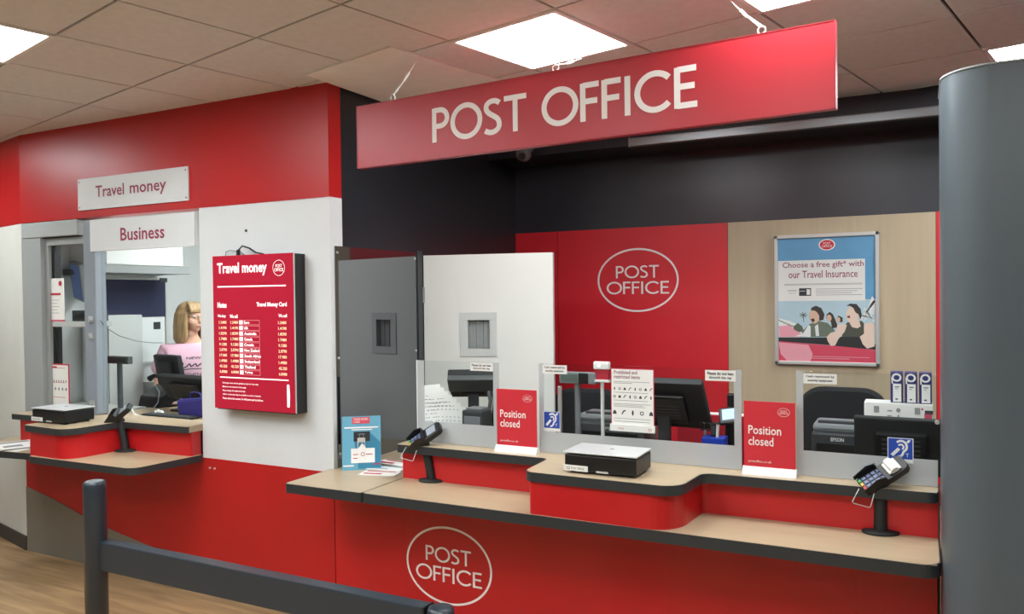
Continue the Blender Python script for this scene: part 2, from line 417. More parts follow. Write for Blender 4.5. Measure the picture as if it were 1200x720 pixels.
# booth front: plane y = 0
wf = struct(B().box(-3.80, XB, 0, .1, ZW, ZF).build('wall_front', WHITE))
wf['label'] = 'white board wall beside the booth window'
B().box(XA, XB-.001, -.004, .1, ZF, ZC+.02).build('red_fascia', RED, wf, label='red band above the booth window')
B().box(XA, -3.80, 0, .06, 0, ZW).build('lower_panel', RED, wf)
B().box(-3.80, XB, -.002, .06, 0, ZW).build('lower_panel', RED, wf)
cv = [on(1, x, y, -.004) for x, y in ((34, 571), (60, 584), (80, 595), (98, 605), (128, 620), (158, 633), (193, 647), (240, 662), (300, 676))]
cv = [(p.x, p.z) for p in cv]; cv[0] = (XA, cv[0][1])
cur = smooth_pts(cv, 3)+[(-2.6, .0)]
f = B(); n = len(cur)
vs = [(x, -.0045, z) for x, z in cur]+[(XA, -.0045, .0)]; vs2 = [(x, -.001, z) for x, _, z in vs]
m_ = len(vs)
f.add(vs+vs2, [list(range(m_)), list(range(m_, 2*m_))[::-1]]+[(i, (i+1) % m_, m_+(i+1) % m_, m_+i) for i in range(m_)])
f.build('curved_grey_panel', GREYP, wf, label='warm grey panel with a curved top edge at the foot of the booth')
B().cyl((-3.42, -.004, 2.13), (-3.42, .0, 2.13), .008).build('fixing_hole', INKD, wf)

# side wall between booth and serving area: plane x = XB
ws = struct(B().box(XB-.1, XB, .1, YB, 0, ZC+.02).build('wall_side', DARKG))
B().box(XB-.1, XB+.001, .101, .13, ZW+.02, ZC+.02).build('corner_return', DARKG, ws)
gp = thing('acrylic_panel', 'glossy charcoal acrylic panel screwed to the dark side wall, mirroring the white door', 'panel', (XB, .42, ZL))
B().box(XB+.001, XB+.007, .03, .80, ZL, 2.02, .001).build('sheet', SMIR, gp)
for x, y in ((393.3, 296), (486, 303.3), (487.3, 411), (396, 420), (396, 533)):
    p = on(0, x, y, XB+.008); yy = min(max(p.y, .045), .785)
    B().cyl((XB+.006, yy, p.z), (XB+.013, yy, p.z), .008, .006, 12).build('screw', ALU, gp)
struct(B().box(XB, XB+.015, .81, .862, ZL, 2.03, .003).build('trim_1', mat('dark_post', '#3b3e41', .4)))

# open white door
dh = Vector((XB+.012, .888)); dvec = Vector((-1.985+2.796, 1.070-.888)); dl = dvec.length; dang = math.atan2(dvec.y, dvec.x)
dr = thing('white_door', 'white open door with a small framed vision panel, beside the dark wall', 'door', (dh.x, dh.y, 0), dang)
f = B(); L = dl; vp = (.335, .505, 1.455, 1.66)
fx = [Y_ for Y_ in (on(1, 542, 385, .98), on(1, 584, 385, 1.01), on(1, 551, 385, .98), on(1, 576, 385, 1.0))]
ux = [math.hypot(p.x-dh.x, p.y-dh.y) for p in fx]
zt, zb = on(1, 563, 375, 1.0).z, on(1, 563, 408, 1.0).z; zt2, zb2 = on(1, 563, 366, 1.0).z, on(1, 563, 417, 1.0).z
u0, u1 = ux[2], ux[3]
f.box(0, u0, -.02, .02, .01, 2.0); f.box(u1, L, -.02, .02, .01, 2.0); f.box(u0, u1, -.02, .02, .01, zb); f.box(u0, u1, -.02, .02, zt, 2.0)
f.build('leaf', mat('white_door_laminate', '#dfe0da', .4, noise=.01, scale=4), dr, local=True)
f = B()
for a in ((ux[0], ux[1], zt, zt2), (ux[0], ux[1], zb2, zb), (ux[0], u0, zb, zt), (u1, ux[1], zb, zt)): f.box(a[0], a[1], -.027, .027, a[2], a[3], .002)
f.build('vision_frame', mat('pale_grey_frame', '#c6c9c6', .45), dr, local=True)
f = B(); wv = (u1-u0)/6
for k in range(6): f.box(u0+wv*k, u0+wv*(k+1)-(.004 if k % 2 else 0), .004+.004*(k % 2), .01+.004*(k % 2), zb, zt)
f.build('blind', mat('grey_blind', '#8e9492', .6), dr, local=True, label='grey striped blind behind the little window')
B().box(L-.002, L+.004, -.021, .021, .01, 2.0).build('edge_lipping', WPLA, dr, local=True)
for z in (.25, 1.0, 1.75): B().cyl((.0, -.024, z-.05), (.0, -.024, z+.05), .009).build('hinge', STEEL, dr, local=True)

# back wall
wb = struct(B().box(XB, 1.6, YB, YB+.1, 0, ZC+.02).build('wall_back', DARK))
ZB = 2.224
for x0, x1, m, lb in ((XB+.002, -2.452, REDP, None), (-2.447, -1.171, REDP, 'wide red wall panel carrying the oval sign'), (-1.168, .092, WOODP, 'pale oak wall panel carrying the poster'), (.095, 1.5, REDP, None)):
    B().box(x0, x1, YB-.012, YB-.0005, .0, ZB, .001).build('wall_panel', m, wb, label=lb)
struct(B().box(1.5, 1.6, 0.1, YB, 0, ZC+.02).build('wall_right', DARK))
# bulkhead over the back of the serving area
ct = struct(B().box(XB, 1.5, 1.76, YB, 2.735, ZC+.018).build('trim_2', DARK)); ct['label'] = 'charcoal bulkhead above the serving area'
sh = thing('shutter_rail', 'dark metal shutter rail with a bright end, along the bulkhead above the counter', 'shutter rail', (-.6, 1.72, 2.72))
B().box(-1.705, 1.45, 1.70, 1.755, 2.718, 2.775, .006).build('rail', mat('dark_anodised', '#969b9e', .3, metal=.9), sh)
B().box(-1.709, -1.702, 1.698, 1.757, 2.714, 2.778, .001).build('end_cap', GREYF, sh)
# rest of the shop, out of view
struct(B().box(-9.5, -9.4, -8.5, 2.5, 0, ZC+.02).build('wall_far_left', WLEFT))
struct(B().box(5.4, 5.5, -8.5, 2.5, 0, ZC+.02).build('wall_far_right', WLEFT))
struct(B().box(-9.5, 5.5, -8.6, -8.5, 0, ZC+.02).build('wall_rear', WLEFT))
struct(B().box(1.5, 5.4, 0, .1, 0, ZC+.02).build('wall_front_right', DARK))
# booth interior shell
BW = mat('booth_white_wall', '#c9cbc9', .6, noise=.02, scale=3)
struct(B().box(XA-.06, XA-.01, .1, 2.3, 0, ZC).build('wall_booth_left', BW))
struct(B().box(XA, XB-.1, 2.3, 2.35, 0, ZC).build('wall_booth_back', BW))
struct(B().box(XB-.14, XB-.101, .1, 2.3, 0, ZC).build('wall_booth_right', BW))
struct(B().box(XA, XB-.14, .1, 2.3, 2.6, 2.64).build('ceiling_booth', mat('booth_ceiling', '#d8d8d4', .8)))
bl = ceiling_light(0, 0, 'lit ceiling panel inside the travel money booth, hidden by the fascia', z=2.59); bl.location = (-4.5, .9, 2.592); bl.rotation_euler = (0, 0, 0)
bl2 = ceiling_light(0, 0, 'second lit ceiling panel inside the booth near its back wall', z=2.59); bl2.location = (-3.7, .5, 2.592); bl2.rotation_euler = (0, 0, 0)

# ================================================================== BOOTH FRONT
wn = struct(B().box(XA+.005, -5.335, .0, .1, ZW, 2.173).build('window_1', GREYF)); wn['label'] = 'grey framed booth window with two bays'
f = B()
f.box(-5.335, -5.30, .03, .10, ZU, 2.17, .002); f.box(-5.30, -4.86, .03, .09, 2.12, 2.17, .002); f.box(-4.905, -4.86, .02, .09, ZU, 2.17, .003)
f.build('left_frame', GREYF, wn)
B().box(-5.302, -5.27, .055, .10, ZU, 2.13).build('dark_seal', BLACK, wn)
f = B(); f.box(-4.86, -4.78, -.012, .09, ZU, 2.26, .003); f.box(-4.775, -4.735, -.02, .05, ZU, 2.26, .008)
f.build('mullion', mat('blue_grey_mullion', '#8a9199', .4), wn, label='blue grey post between the two window bays')
f = B()
for z in (1.62, 1.51, 1.07):
    f.box(-4.80, -4.765, -.03, -.018, z-.02, z+.02, .004); f.cyl((-4.78, -.03, z), (-4.78, -.036, z), .008)
f.build('glass_clamp', ALU, wn)
B().box(-5.27, -4.905, .03, .22, 1.565, 1.60, .004).build('transom_shelf', mat('pale_grey_shelf', '#b9bbb8', .5), wn)
B().box(-5.27, -4.905, .058, .064, 1.60, 2.12).build('pane', GLASS, wn)
B().box(-5.27, -4.905, .058, .064, ZU, 1.565).build('pane', GLASS, wn)
B().box(-4.735, -3.802, .02, .028, ZU+.02, 2.06).build('pane', GLASS, wn)
sb = thing('shutter_box', 'grey roller shutter box above the left bay of the booth window', 'shutter box', (-5.2, .05, 2.176))
B().box(XA+.01, -4.93, -.006, .20, 2.176, 2.279, .004).build('casing', mat('shutter_grey', '#a9acaa', .45), sb)
f = B(); f.box(XA+.07, -4.95, .02, .17, 2.168, 2.176); f.build('slot', BLACK2, sb)

def screwdots(fl_, pts, r=.006):
    for a, b_ in pts: fl_.ell(a, b_, r, r, 10)
    return fl_
t = thing('wall_sign', 'white sign reading Travel money in dark red on the red fascia', 'sign', (-4.385, -.01, 2.33))
B().box(-4.903, -3.871, -.014, -.004, 2.331, 2.536, .002).build('board', WHITE, t)
Flat((0, -.014, 0)).text('Travel', -4.72, 2.406, -4.445, 2.480, .012).build('word', LETR, t); Flat((0, -.014, 0)).text('money', -4.39, 2.385, -4.06, 2.459, .012).build('word', LETR, t)
screwdots(Flat((0, -.014, 0), off=.001), [(-4.885, 2.515), (-4.885, 2.35), (-3.89, 2.515), (-3.89, 2.35)]).build('fixing', LETR, t)
t = thing('wall_sign', 'white sign reading Business in dark red above the booth window', 'sign', (-4.29, -.03, 2.06))
B().box(-4.765, -3.806, -.03, -.006, 2.057, 2.258, .002).build('board', WHITE, t)
Flat((0, -.03, 0)).text('Business', -4.465, 2.114, -4.062, 2.196, .016).build('lettering', LETR, t)

# ---- booth counter
bc = thing('booth_counter', 'red booth counter with a raised end and low writing shelf under the booth window', 'counter', (-4.2, -.2, 0))
low = fillet([(-4.735, -.02), (-4.735, -.478), (-3.83, -.455), (-3.79, -.02)], [0, .03, .07, 0])
wt = B().prism(low, .778, ZL).build('lower_worktop', TOP, bc)
B().band(low, .004, .777, ZL-.0005).build('edge_strip', EDGE, wt)
up = fillet([(-5.0, .018), (-4.845, -.02), (-4.80, -.49), (-4.37, -.475), (-4.36, -.19), (-3.80, -.105), (-3.80, .018)], [0, 0, .04, .11, .04, 0, 0])
up = fillet([(-4.80, .018), (-4.80, -.46), (-4.37, -.48), (-4.35, -.14), (-3.795, -.115), (-3.795, -.003), (-3.803, -.003), (-3.803, .018)], [0, .03, .1, .03, .01, 0, 0, 0])
wt = B().prism(up, .960, ZU).build('upper_worktop', TOP, bc)
B().band(up[:-3], .004, .959, ZU-.0005).build('edge_strip', EDGE, wt)
rs = fillet([(-4.775, 0), (-4.775, -.45), (-4.385, -.46), (-4.365, -.105), (-3.81, -.08), (-3.81, -.006)], [0, .03, .11, .015, .01, 0])
B().band(rs, -.016, ZL, .960).build('riser_panel', REDL, bc)
for x in (-3.74, -3.70): B().cyl((x, -.002, .74), (x, -.010, .74), .006, n=10).build('bracket_screw', ALU, bc)
bk = thing('booth_desk', 'beech desk inside the booth behind the window glass', 'desk', (-4.2, .3, 0))
B().box(-4.8, -3.0, .102, .62, .94, .985, .004).build('desk_top', TOP, bk)
for x in (-4.75, -3.05): B().box(x-.015, x+.015, .12, .58, 0, .94).build('side_panel', GREYF, bk)
B().box(-4.735, -3.802, .0185, .1005, .955, .9945, .001).build('window_sill', TOP, wf)

# counter piece further left
lc = thing('side_counter', 'small red counter with a low shelf, left of the booth counter beside the white wall', 'counter', (-5.1, -.2, 0))
lo2 = fillet([(-4.80, -.02), (-4.80, -.425), (-5.35, -.50), (-5.55, -.42), (-5.60, -.015)], [0, .0, 0, .0, 0])
lo2 = [(-4.80, -.03), (-5.50, -.03), (-5.50, -.52), (-4.80, -.42)]
wt = B().prism(lo2, .778, ZL).build('lower_worktop', TOP, lc)
B().band([(-5.50, -.03), (-5.50, -.52), (-4.80, -.42)], .004, .777, ZL-.0005).build('edge_strip', EDGE, wt)
up2 = fillet([(-5.36, -.006), (-5.36, -.205), (-4.86, -.19), (-4.86, -.006)], [0, .02, 0, 0])
wt = B().prism(up2, .962, ZU).build('upper_worktop', TOP, lc)
B().band(up2, .004, .961, ZU-.0005).build('edge_strip', EDGE, wt)
B().box(-5.32, -4.84, -.17, -.01, ZL, .962, .004).build('riser_panel', REDL, lc)
def paper(name, label, x, y, z, rz, w, h, m=PAPER, n=1, group=None, ink=INKR, cat='leaflet'):
    t = thing(name, label, cat, (x, y, z), rz, group)
    for k in range(n):
        B().box(-w/2+.004*k, w/2+.004*k, -h/2, h/2, .0015*k, .0015*k+.0012).build('sheet', m, t, local=True)
    g = Flat((0, 0, .0015*n), (1, 0, 0), (0, 1, 0), .0005)
    g.rect(-w*.4, h*.25, w*.4, h*.42); g.rect(-w*.4, -h*.3, w*.1, -h*.05)
    g.build('print', ink, t, local=True)
    return t
for k, (x, y, rz) in enumerate(((-5.06, -.30, .2), (-5.20, -.33, -.3), (-5.12, -.31, 1.2))):
    paper('paper_form', ('topmost', 'middle', 'lowest')[2-k]+' sheet of the loose white forms on the low shelf at the left edge', x, y, ZL+.0005+.004*k, rz, .21, .297, cat='paper', ink=INKG, n=1 if k < 2 else 2)

# ================================================================== MAIN COUNTER
mc = thing('service_counter', 'long red post office counter with raised worktop, low beech shelf and charcoal edging', 'counter', (-1.15, -.1, 0))
for x0, x1 in ((XB+.004, -2.3435), (-2.3425, -.9885), (-.988, -.2227), (-.2223, .056)):
    B().box(x0, x1, .0, .05, 0, .772).build('front_panel', REDL, mc)
low = fillet([(-2.338, .0), (-2.338, -.355), (.058, -.345), (.058, .0)], [0, .02, .06, 0])
wt = B().prism(low, .772, ZL).build('lower_worktop', TOP, mc)
B().band(low, .005, .771, ZL-.0005).build('edge_strip', EDGE, wt)
up = fillet([(-2.348, .085), (-2.348, -.065), (-1.50, -.07), (-1.488, -.352), (-.825, -.36), (-.80, -.075), (.0592, -.055), (.0592, .085)],
            [0, .02, .035, .05, .09, .05, .04, 0], 8)
wt = B().prism(up, .958, ZU).build('upper_worktop', TOP, mc)
B().band(up, .005, .957, ZU-.0005).build('edge_strip', EDGE, wt)
rs = fillet([(-2.348, .07), (-2.348, -.014), (-1.475, -.018), (-1.472, -.343), (-.84, -.35), (-.812, -.022), (.0592, -.008), (.0592, .07)],
            [0, .004, .01, .02, .13, .03, .0, 0], 8)
B().band(rs, -.018, ZL, .958).build('riser_panel', REDL, mc)
B().box(-2.32, .05, .05, .085, .0, .958).build('inner_panel', GREYB, mc)
oval_parts(mc, -.0005, -2.090, .397, .250, .196, 'white oval emblem reading POST OFFICE on the front')
B().box(.03, .05, -.345, -.33, ZL, ZL+.002).build('end_clip', STEEL, mc); B().box(.035, .055, -.06, -.04, ZU, ZU+.002).build('end_clip', STEEL, mc)

cf = thing('counter_flap', 'beech topped counter flap under the blue leaflet board', 'counter', (-2.57, .1, .772))
fp = fillet([(XB+.002, .86), (-2.36, .86), (-2.345, .0), (-2.345, -.356), (-2.816, -.360), (-2.816, -.006), (XB+.002, -.006)], [0, 0, 0, .02, .02, 0, 0])
wt = B().prism(fp, .772, ZL).build('worktop', TOP, cf)
B().band(fillet([(-2.816, -.006), (-2.816, -.360), (-2.345, -.356), (-2.345, -.03)], [0, .02, .02, 0]), .005, .771, ZL-.0005).build('edge_strip', EDGE, wt)

# inner staff desk
sd = thing('staff_desk', 'beech staff desk behind the glass screens of the long counter', 'desk', (-1.1, .4, 0))
B().box(-2.3, .9, .10, .78, .72, .75, .003).build('desk_top', TOP, sd)
for x in (-2.25, -1.1, .05, .85): B().box(x-.015, x+.015, .14, .74, 0, .72).build('side_panel', GREYB, sd)

B().box(.0595, .0655, -.02, .085, 0, 1.0).build('end_panel', EDGE, mc)

# glass screens
YG = .043
def glass_screen(x0, x1, ztop, zband, label, lw_=.04, rw_=.035, edge_l=False, band=True):
    t = thing('counter_screen', label, 'glass screen', ((x0+x1)/2, YG, ZU))
    B().box(x0, x1, YG-.004, YG+.004, ZU, ztop, .001).build('pane', GLASS, t)
    f = B(); f.box(x0+lw_, x1-rw_, YG-.0062, YG-.0048, ZU+.002, zband)
    if lw_: f.box(x0, x0+lw_, YG-.0062, YG-.0048, ZU+.002, ztop)
    if rw_: f.box(x1-rw_, x1, YG-.0062, YG-.0048, ZU+.002, ztop)
    f.build('frosted_border', FROST, t)
    if edge_l: B().box(x0-.006, x0, YG-.006, YG+.006, ZU, ztop, .001).build('edge_strip', WPLA, t)
    return t
s1 = glass_screen(-2.285, -1.815, 1.415, 1.105, 'clear glass counter screen at the left, beside the dark side wall', .042, .028, True)
s2 = glass_screen(-1.596, -.662, 1.418, 1.098, 'widest glass counter screen, in the middle between the two Position closed signs', .024, .03)
s3 = glass_screen(-.444, .060, 1.421, 1.100, 'clear glass counter screen at the right, beside the grey column', .026, .0)
B().cyl((.058, YG-.01, 1.245), (.058, YG-.02, 1.245), .008).build('clamp', ALU, s3)
def notice(scr, x0, x1, z0, z1, l1, l2):
    nl = B().box(x0, x1, YG-.0085, YG-.0065, z0, z1).build('notice_label', PAPER, scr, label='white label reading '+l1+' '+l2)
    h = (z1-z0)
    g = Flat((0, YG-.0085, 0), off=.0006); cw = (x1-x0)
    g.text(l1, x0+cw*.07, z0+h*.56, x0+cw*.93, z0+h*.85, .03); g.text(l2, x0+cw*.13, z0+h*.15, x0+cw*.87, z0+h*.44, .03)
    g.build('label_print', INKD, nl)
def pxbox(x0, y0, x1, y1, Y):
    a = on(1, x0, y0, Y); c = on(1, x1, y1, Y); return a.x, c.x, c.z, a.z
a = pxbox(552, 425.5, 578.5, 435, YG); notice(s1, a[0], a[1], 1.372, 1.412, 'Please do not lean', 'through the gap')
a = pxbox(636.5, 427.5, 665, 439, YG); notice(s2, a[0], a[1], 1.372, 1.413, 'Cash restricted by', 'security equipment')
a = pxbox(826.8, 433.8, 862.7, 445.4, YG); notice(s2, a[0], a[1], 1.368, 1.413, 'Please do not lean', 'through the gap')
a = pxbox(941.7, 437.6, 981, 450, YG); notice(s3, a[0], a[1], 1.372, 1.412, 'Cash restricted by', 'security equipment')
def ear_sticker(scr, px):
    x0, x1, z0, z1 = pxbox(*px, YG); w_ = x1-x0; h = z1-z0
    nl = B().box(x0, x1, YG-.0085, YG-.0065, z0, z1).build('hearing_loop_sticker', BLUE, scr, label='blue sticker with a white ear symbol and a T')
    g = Flat((0, YG-.0085, 0), off=.0006)
    P_ = lambda a_, b_: (x0+w_*a_, z0+h*b_)
    g.line([P_(*q_) for q_ in ((.02, .02), (.98, .02), (.98, .98), (.02, .98))], w_*.03, True)
    g.line([P_(*q_) for q_ in smooth_pts([(.36, .82), (.50, .88), (.66, .84), (.74, .70), (.72, .56), (.62, .46), (.58, .36), (.50, .28), (.40, .26)])], w_*.09)
    g.line([P_(*q_) for q_ in smooth_pts([(.42, .70), (.54, .74), (.62, .66), (.58, .55)])], w_*.07)
    g.poly([P_(*q_) for q_ in ((.12, .34), (.22, .26), (.50, .54), (.40, .62))])
    g.poly([P_(*q_) for q_ in ((.72, .84), (.80, .94), (.90, .92), (.80, .80))])
    g.text('T', *P_(.70, .26), *P_(.82, .40))
    g.rect(*P_(.04, .04), *P_(.96, .17))
    g.build('symbol', WPLA, nl)
ear_sticker(s2, (637.7, 481.5, 657.6, 506.5))
ear_sticker(s3, (1040, 512, 1070.7, 544))

# prohibited items notice stuck in front of the middle screen
x0, x1, z0, z1 = pxbox(715.5, 431.5, 767, 506, YG-.012)
t = thing('prohibited_items_notice', 'white notice with small black pictograms and red border on the middle glass screen', 'notice', ((x0+x1)/2, YG-.012, z0))
zb = z0+.02
B().box(x0, x1, YG-.011, YG-.009, zb, z1).build('border', mat('pink_red_border', '#c23a50', .5), t)
B().box(x0-.003, x1+.003, YG-.020, YG-.009, z0-.008, zb+.003, .001).build('foot_strip', WPLA, t)
B().box(x0+.004, x1-.004, YG-.0125, YG-.0112, zb+.004, z1-.004).build('sheet', PAPER, t)
W2, H2 = x1-x0, z1-zb
g = Flat((0, YG-.0125, 0), off=.0006)
g.text('Prohibited and', x0+W2*.08, zb+H2*.90, x0+W2*.62, zb+H2*.965, .02); g.text('restricted items', x0+W2*.08, zb+H2*.82, x0+W2*.68, zb+H2*.885, .02)
g.build('heading', mat('rose_print', '#8a5560', .6), t)
g = Flat((0, YG-.0125, 0), off=.0006)
rr = random.Random(3)
for row, (vv, cnt, s_) in enumerate(((.64, 8, .011), (.50, 8, .012), (.22, 5, .017))):
    for k in range(cnt):
        cx = x0+W2*(.09+.84*k/(cnt-1)); cz = zb+H2*vv; kk = (k+row) % 4; s2_ = s_*.8
        if kk == 0: g.ell(cx, cz, s2_*.35, s2_*.9, 8)
        elif kk == 1: g.ring(cx, cz, s2_*.7, s2_*.7, s2_*.3, 10)
        elif kk == 2: g.poly([(cx-s2_*.7, cz-s2_*.6), (cx+s2_*.7, cz-s2_*.6), (cx+s2_*.5, cz+s2_*.3), (cx, cz+s2_*.8), (cx-s2_*.5, cz+s2_*.3)])
        else: g.line([(cx-s2_*.6, cz-s2_*.6), (cx, cz+s2_*.5), (cx+s2_*.7, cz+s2_*.7)], s2_*.4)
g.build('pictogram', INKD, t, label='rows of small black hazard pictograms')
g = Flat((0, YG-.0125, 0), off=.0006)
for vv, r_ in ((.76, .9), (.735, .5), (.57, .86), (.43, .86), (.37, .92), (.345, .75), (.32, .8), (.11, .92), (.06, .9)):
    g.rect(x0+W2*.07, zb+H2*vv, x0+W2*r_, zb+H2*vv+.0022)
g.build('small_print', INKG, t)
g = Flat((0, YG-.020, 0), off=.0006); g.text('POST', x0+W2*.19, z0, x0+W2*.32, z0+.009); g.ring(x0+W2*.91, z0+.006, .008, .006, .002, 14)
g.build('red_mark', INKR, t)

# Position closed signs
def closed_sign(x0, x1, z1, label):
    t = thing('closed_sign', label, 'sign', ((x0+x1)/2, -.012, ZU))
    pn = B().box(x0, x1, -.004, .0, ZU+.012, z1, .001).build('panel', mat('sign_red', '#d2323e', .35), t)
    f = B(); f.add([(x0-.004, -.028, ZU), (x1+.004, -.028, ZU), (x1+.004, .018, ZU), (x0-.004, .018, ZU), (x0-.004, -.008, ZU+.03), (x1+.004, -.008, ZU+.03), (x1+.004, .004, ZU+.03), (x0-.004, .004, ZU+.03)],
        [(0, 1, 2, 3), (4, 5, 6, 7), (0, 1, 5, 4), (1, 2, 6, 5), (2, 3, 7, 6), (3, 0, 4, 7)])
    f.build('foot', WPLA, t)
    w_ = x1-x0
    g = Flat((0, -.004, 0))
    g.text('Position', x0+w_*.09, 1.160, x0+w_*.73, 1.196, .012); g.build('word', LET, pn); g = Flat((0, -.004, 0)); g.text('closed', x0+w_*.09, 1.114, x0+w_*.58, 1.150, .012); g.build('word', LET, pn); g = Flat((0, -.004, 0))
    g.text('postoffice.co.uk', x0+w_*.09, 1.042, x0+w_*.54, 1.054); ovallogo(g, x0+w_*.78, 1.255, .024, .0175)
    g.build('small_print', LET, pn)
closed_sign(-1.803, -1.591, 1.295, 'red Position closed sign in the gap left of the middle screen')
closed_sign(-.645, -.443, 1.295, 'red Position closed sign in the gap right of the middle screen')

# weighing scales
def scale_thing(loc, w_, d_, label):
    t = thing('weighing_scale', label, 'scale', loc)
    h = .078
    B().box(0, w_, 0, d_, .010, h, .005).build('body', BLACK, t, local=True)
    wp_ = B().box(-.004, w_+.004, -.006, d_+.004, h+.006, h+.013, .003).build('weighing_plate', mat('bright_steel_plate', '#d2d4d4', .35, metal=.35), t, local=True)
    B().box(.03, w_-.03, .03, d_-.03, h-.001, h+.007).build('plate_support', BLACK2, t, local=True)
    for a_ in (.03, w_-.03):
        for b_ in (.03, d_-.03): B().cyl((a_, b_, 0), (a_, b_, .012), .014, n=14).build('foot', BLACK2, t, local=True)
    al = B().box(-.004, .105, -.004, -.001, .010, .034, .001).build('asset_label', PAPER, t, local=True)
    g = Flat((0, -.004, 0), off=.0006); g.ring(.018, .022, .008, .006, .002, 14); g.text('POST OFFICE', .032, .018, .088, .026)
    g.build('label_print', INKD, al, local=True)
    pl_ = None; B().box(w_*.45, w_*.62, -.003, 0, .010, .018, .001).build('level_tab', ALU, t, local=True)
    B().lathe((w_*.55, d_*.55, h+.013), [(.0, .002), (.008, .002), (.01, 0)], 12).build('bubble_level', MIDG, wp_, local=True)
    return t
sc1 = scale_thing((-1.322, -.300, ZU), .312, .195, 'black weighing scale with steel plate on the raised middle of the long counter')
p1 = on(2, 76, 499, ZU)
s2c = dup(sc1, (p1.x-.325, p1.y+.005, ZU), 0, 'black weighing scale on the booth counter under the travel money window')

# card terminals on stands
def TM(lean): return Matrix.Translation((-lean+.005, -.01, .222)) @ Matrix.Rotation(math.radians(-34), 4, 'Y') @ Matrix.Rotation(math.radians(34), 4, 'X')
def card_terminal(loc, rz, label, lean=0.0):
    t = thing('card_terminal', label, 'card terminal', loc, rz)
    pr = [(0, 0), (.066, 0), (.068, .004), (.066, .010), (.03, .014), (.026, .018), (0, .018)]
    b_ = B().lathe((0, 0, 0), pr, 28); b_.v = [Vector((v.x*1.0, v.y*.72, v.z)) for v in b_.v]; b_.build('base', BLACK2, t, local=True)
    B().tube([(0, 0, .012), (0-lean*.2, 0, .06), (-lean*.6, 0, .13), (-lean, 0, .195)], [.025, .0235, .0235, .025], 14).build('pole', BLACK2, t, local=True)
    M = TM(lean)
    # local device frame: x along its length (up end +x), z out of the face
    f = B()
    out = [(-.088, .034), (-.075, .040), (.03, .040), (.085, .036), (.098, .024), (.098, -.024), (.085, -.036), (.03, -.040), (-.075, -.040), (-.088, -.034)]
    f.prism(out, -.016, .014); hsx = f.xf(M).build('handset', BLACK, t, local=True, bevel=.004)
    f = B().box(-.07, -.01, -.022, .022, -.034, -.014, .004); f.xf(M).build('cradle', BLACK2, t, local=True)
    f = B().box(.02, .072, -.026, .026, .0135, .016, .002); f.xf(M).build('display', mat('lcd_grey', '#9aa2ac', .2), hsx, local=True)
    f = B()
    for i in range(4):
        for j in range(3): f.box(-.07+i*.02, -.056+i*.02, -.026+j*.019, -.012+j*.019, .014, .018, .001)
    ks = f.xf(M).build('keypad', mat('keypad_keys', '#6a7296', .5), hsx, local=True)
    f = B()
    for c_, nm, y_ in (('#b03030', 'red', -.026), ('#c8a838', 'yellow', -.007), ('#2f9a56', 'green', .012)):
        f = B().box(-.086, -.076, y_, y_+.014, .0142, .018, .001); f.xf(M).build('function_key', mat('key_'+nm, c_, .5), hsx, local=True, label=nm+' key')
    f = B()
    for y_ in (-.041, .038): f.add([(-.092, y_, .012), (.004, y_, .012), (.004, y_, .034), (-.03, y_, .046), (-.092, y_, .030), (-.092, y_+.003, .012), (.004, y_+.003, .012), (.004, y_+.003, .034), (-.03, y_+.003, .046), (-.092, y_+.003, .030)],
        [(0, 1, 2, 3, 4), (9, 8, 7, 6, 5), (0, 1, 6, 5), (1, 2, 7, 6), (2, 3, 8, 7), (3, 4, 9, 8), (4, 0, 5, 9)])
    f.box(.0, .004, -.041, .041, .012, .034)
    f.xf(M).build('privacy_shield', BLACK, hsx, local=True)
    f = B().tube([(-lean-.085, -.035, .175), (-lean-.112, -.045, .128), (-lean-.106, -.047, .122), (-lean-.052, -.047, .108), (-lean-.046, -.045, .114), (-lean-.030, -.035, .165)], .002, 6)
    f.build('wire_loop', ALU, t, local=True)
    return t
ct1 = card_terminal((-2.165, -.15, ZL), .35, 'black card terminal on a curved stand between the leaflets and the scale', .035)
# move so its base is where it stands
pb = on(2, 506, 564, ZL); ct1.location = (pb.x, pb.y, ZL)
pb = on(2, 1032, 625, ZL)
ct2 = card_terminal((pb.x, pb.y, ZL), .30, 'black card terminal with a white paper roll, on the shelf beside the grey column', 0)
f = B(); M = TM(0)
f.cyl((.045, -.028, .022), (.045, .028, .022), .016, n=20); f.box(.02, .07, -.028, .028, .016, .024, .004); f.xf(M).build('paper_roll', PAPER, ct2, local=True)
pb = on(2, 147, 529, ZL)
ct3 = dup(ct1, (pb.x, pb.y, ZL), .2, 'black card terminal on the low booth shelf, right of the booth scale')

# blue leaflet board
p0 = on(2, 401, 552, ZL); p1 = on(2, 445, 550, ZL)
dv = Vector((p1.x-p0.x, p1.y-p0.y)); bw = dv.length; ba = math.atan2(dv.y, dv.x)
TL = Vector((0, 0, 0))
bb = thing('leaflet_board', 'blue upright leaflet stand on the counter flap against the dark wall', 'leaflet stand', (p0.x, p0.y, ZL), ba)
bw = .205; bh = .285; tilt = math.radians(-9)
Mt = Matrix.Rotation(tilt, 4, 'X')
B().box(0, bw, 0, .004, 0, bh).xf(Mt).build('card', mat('leaflet_blue', '#5f9fb8', .5), bb, local=True)
Uu = Mt @ Vector((1, 0, 0)); Vv = Mt @ Vector((0, 0, 1))
B().add([(bw*.4, .004, .01), (bw*.6, .004, .01), (bw*.5, .004+.1, .0), (bw*.4, .006, bh*.6), (bw*.6, .006, bh*.6)], [(0, 2, 3), (1, 2, 4), (3, 2, 4), (0, 1, 2)]).xf(Matrix.Identity(4)).build('easel_back', PAPER, bb, local=True)
def FB(off=.001): return Flat((0, 0, 0), Uu, Vv, off)
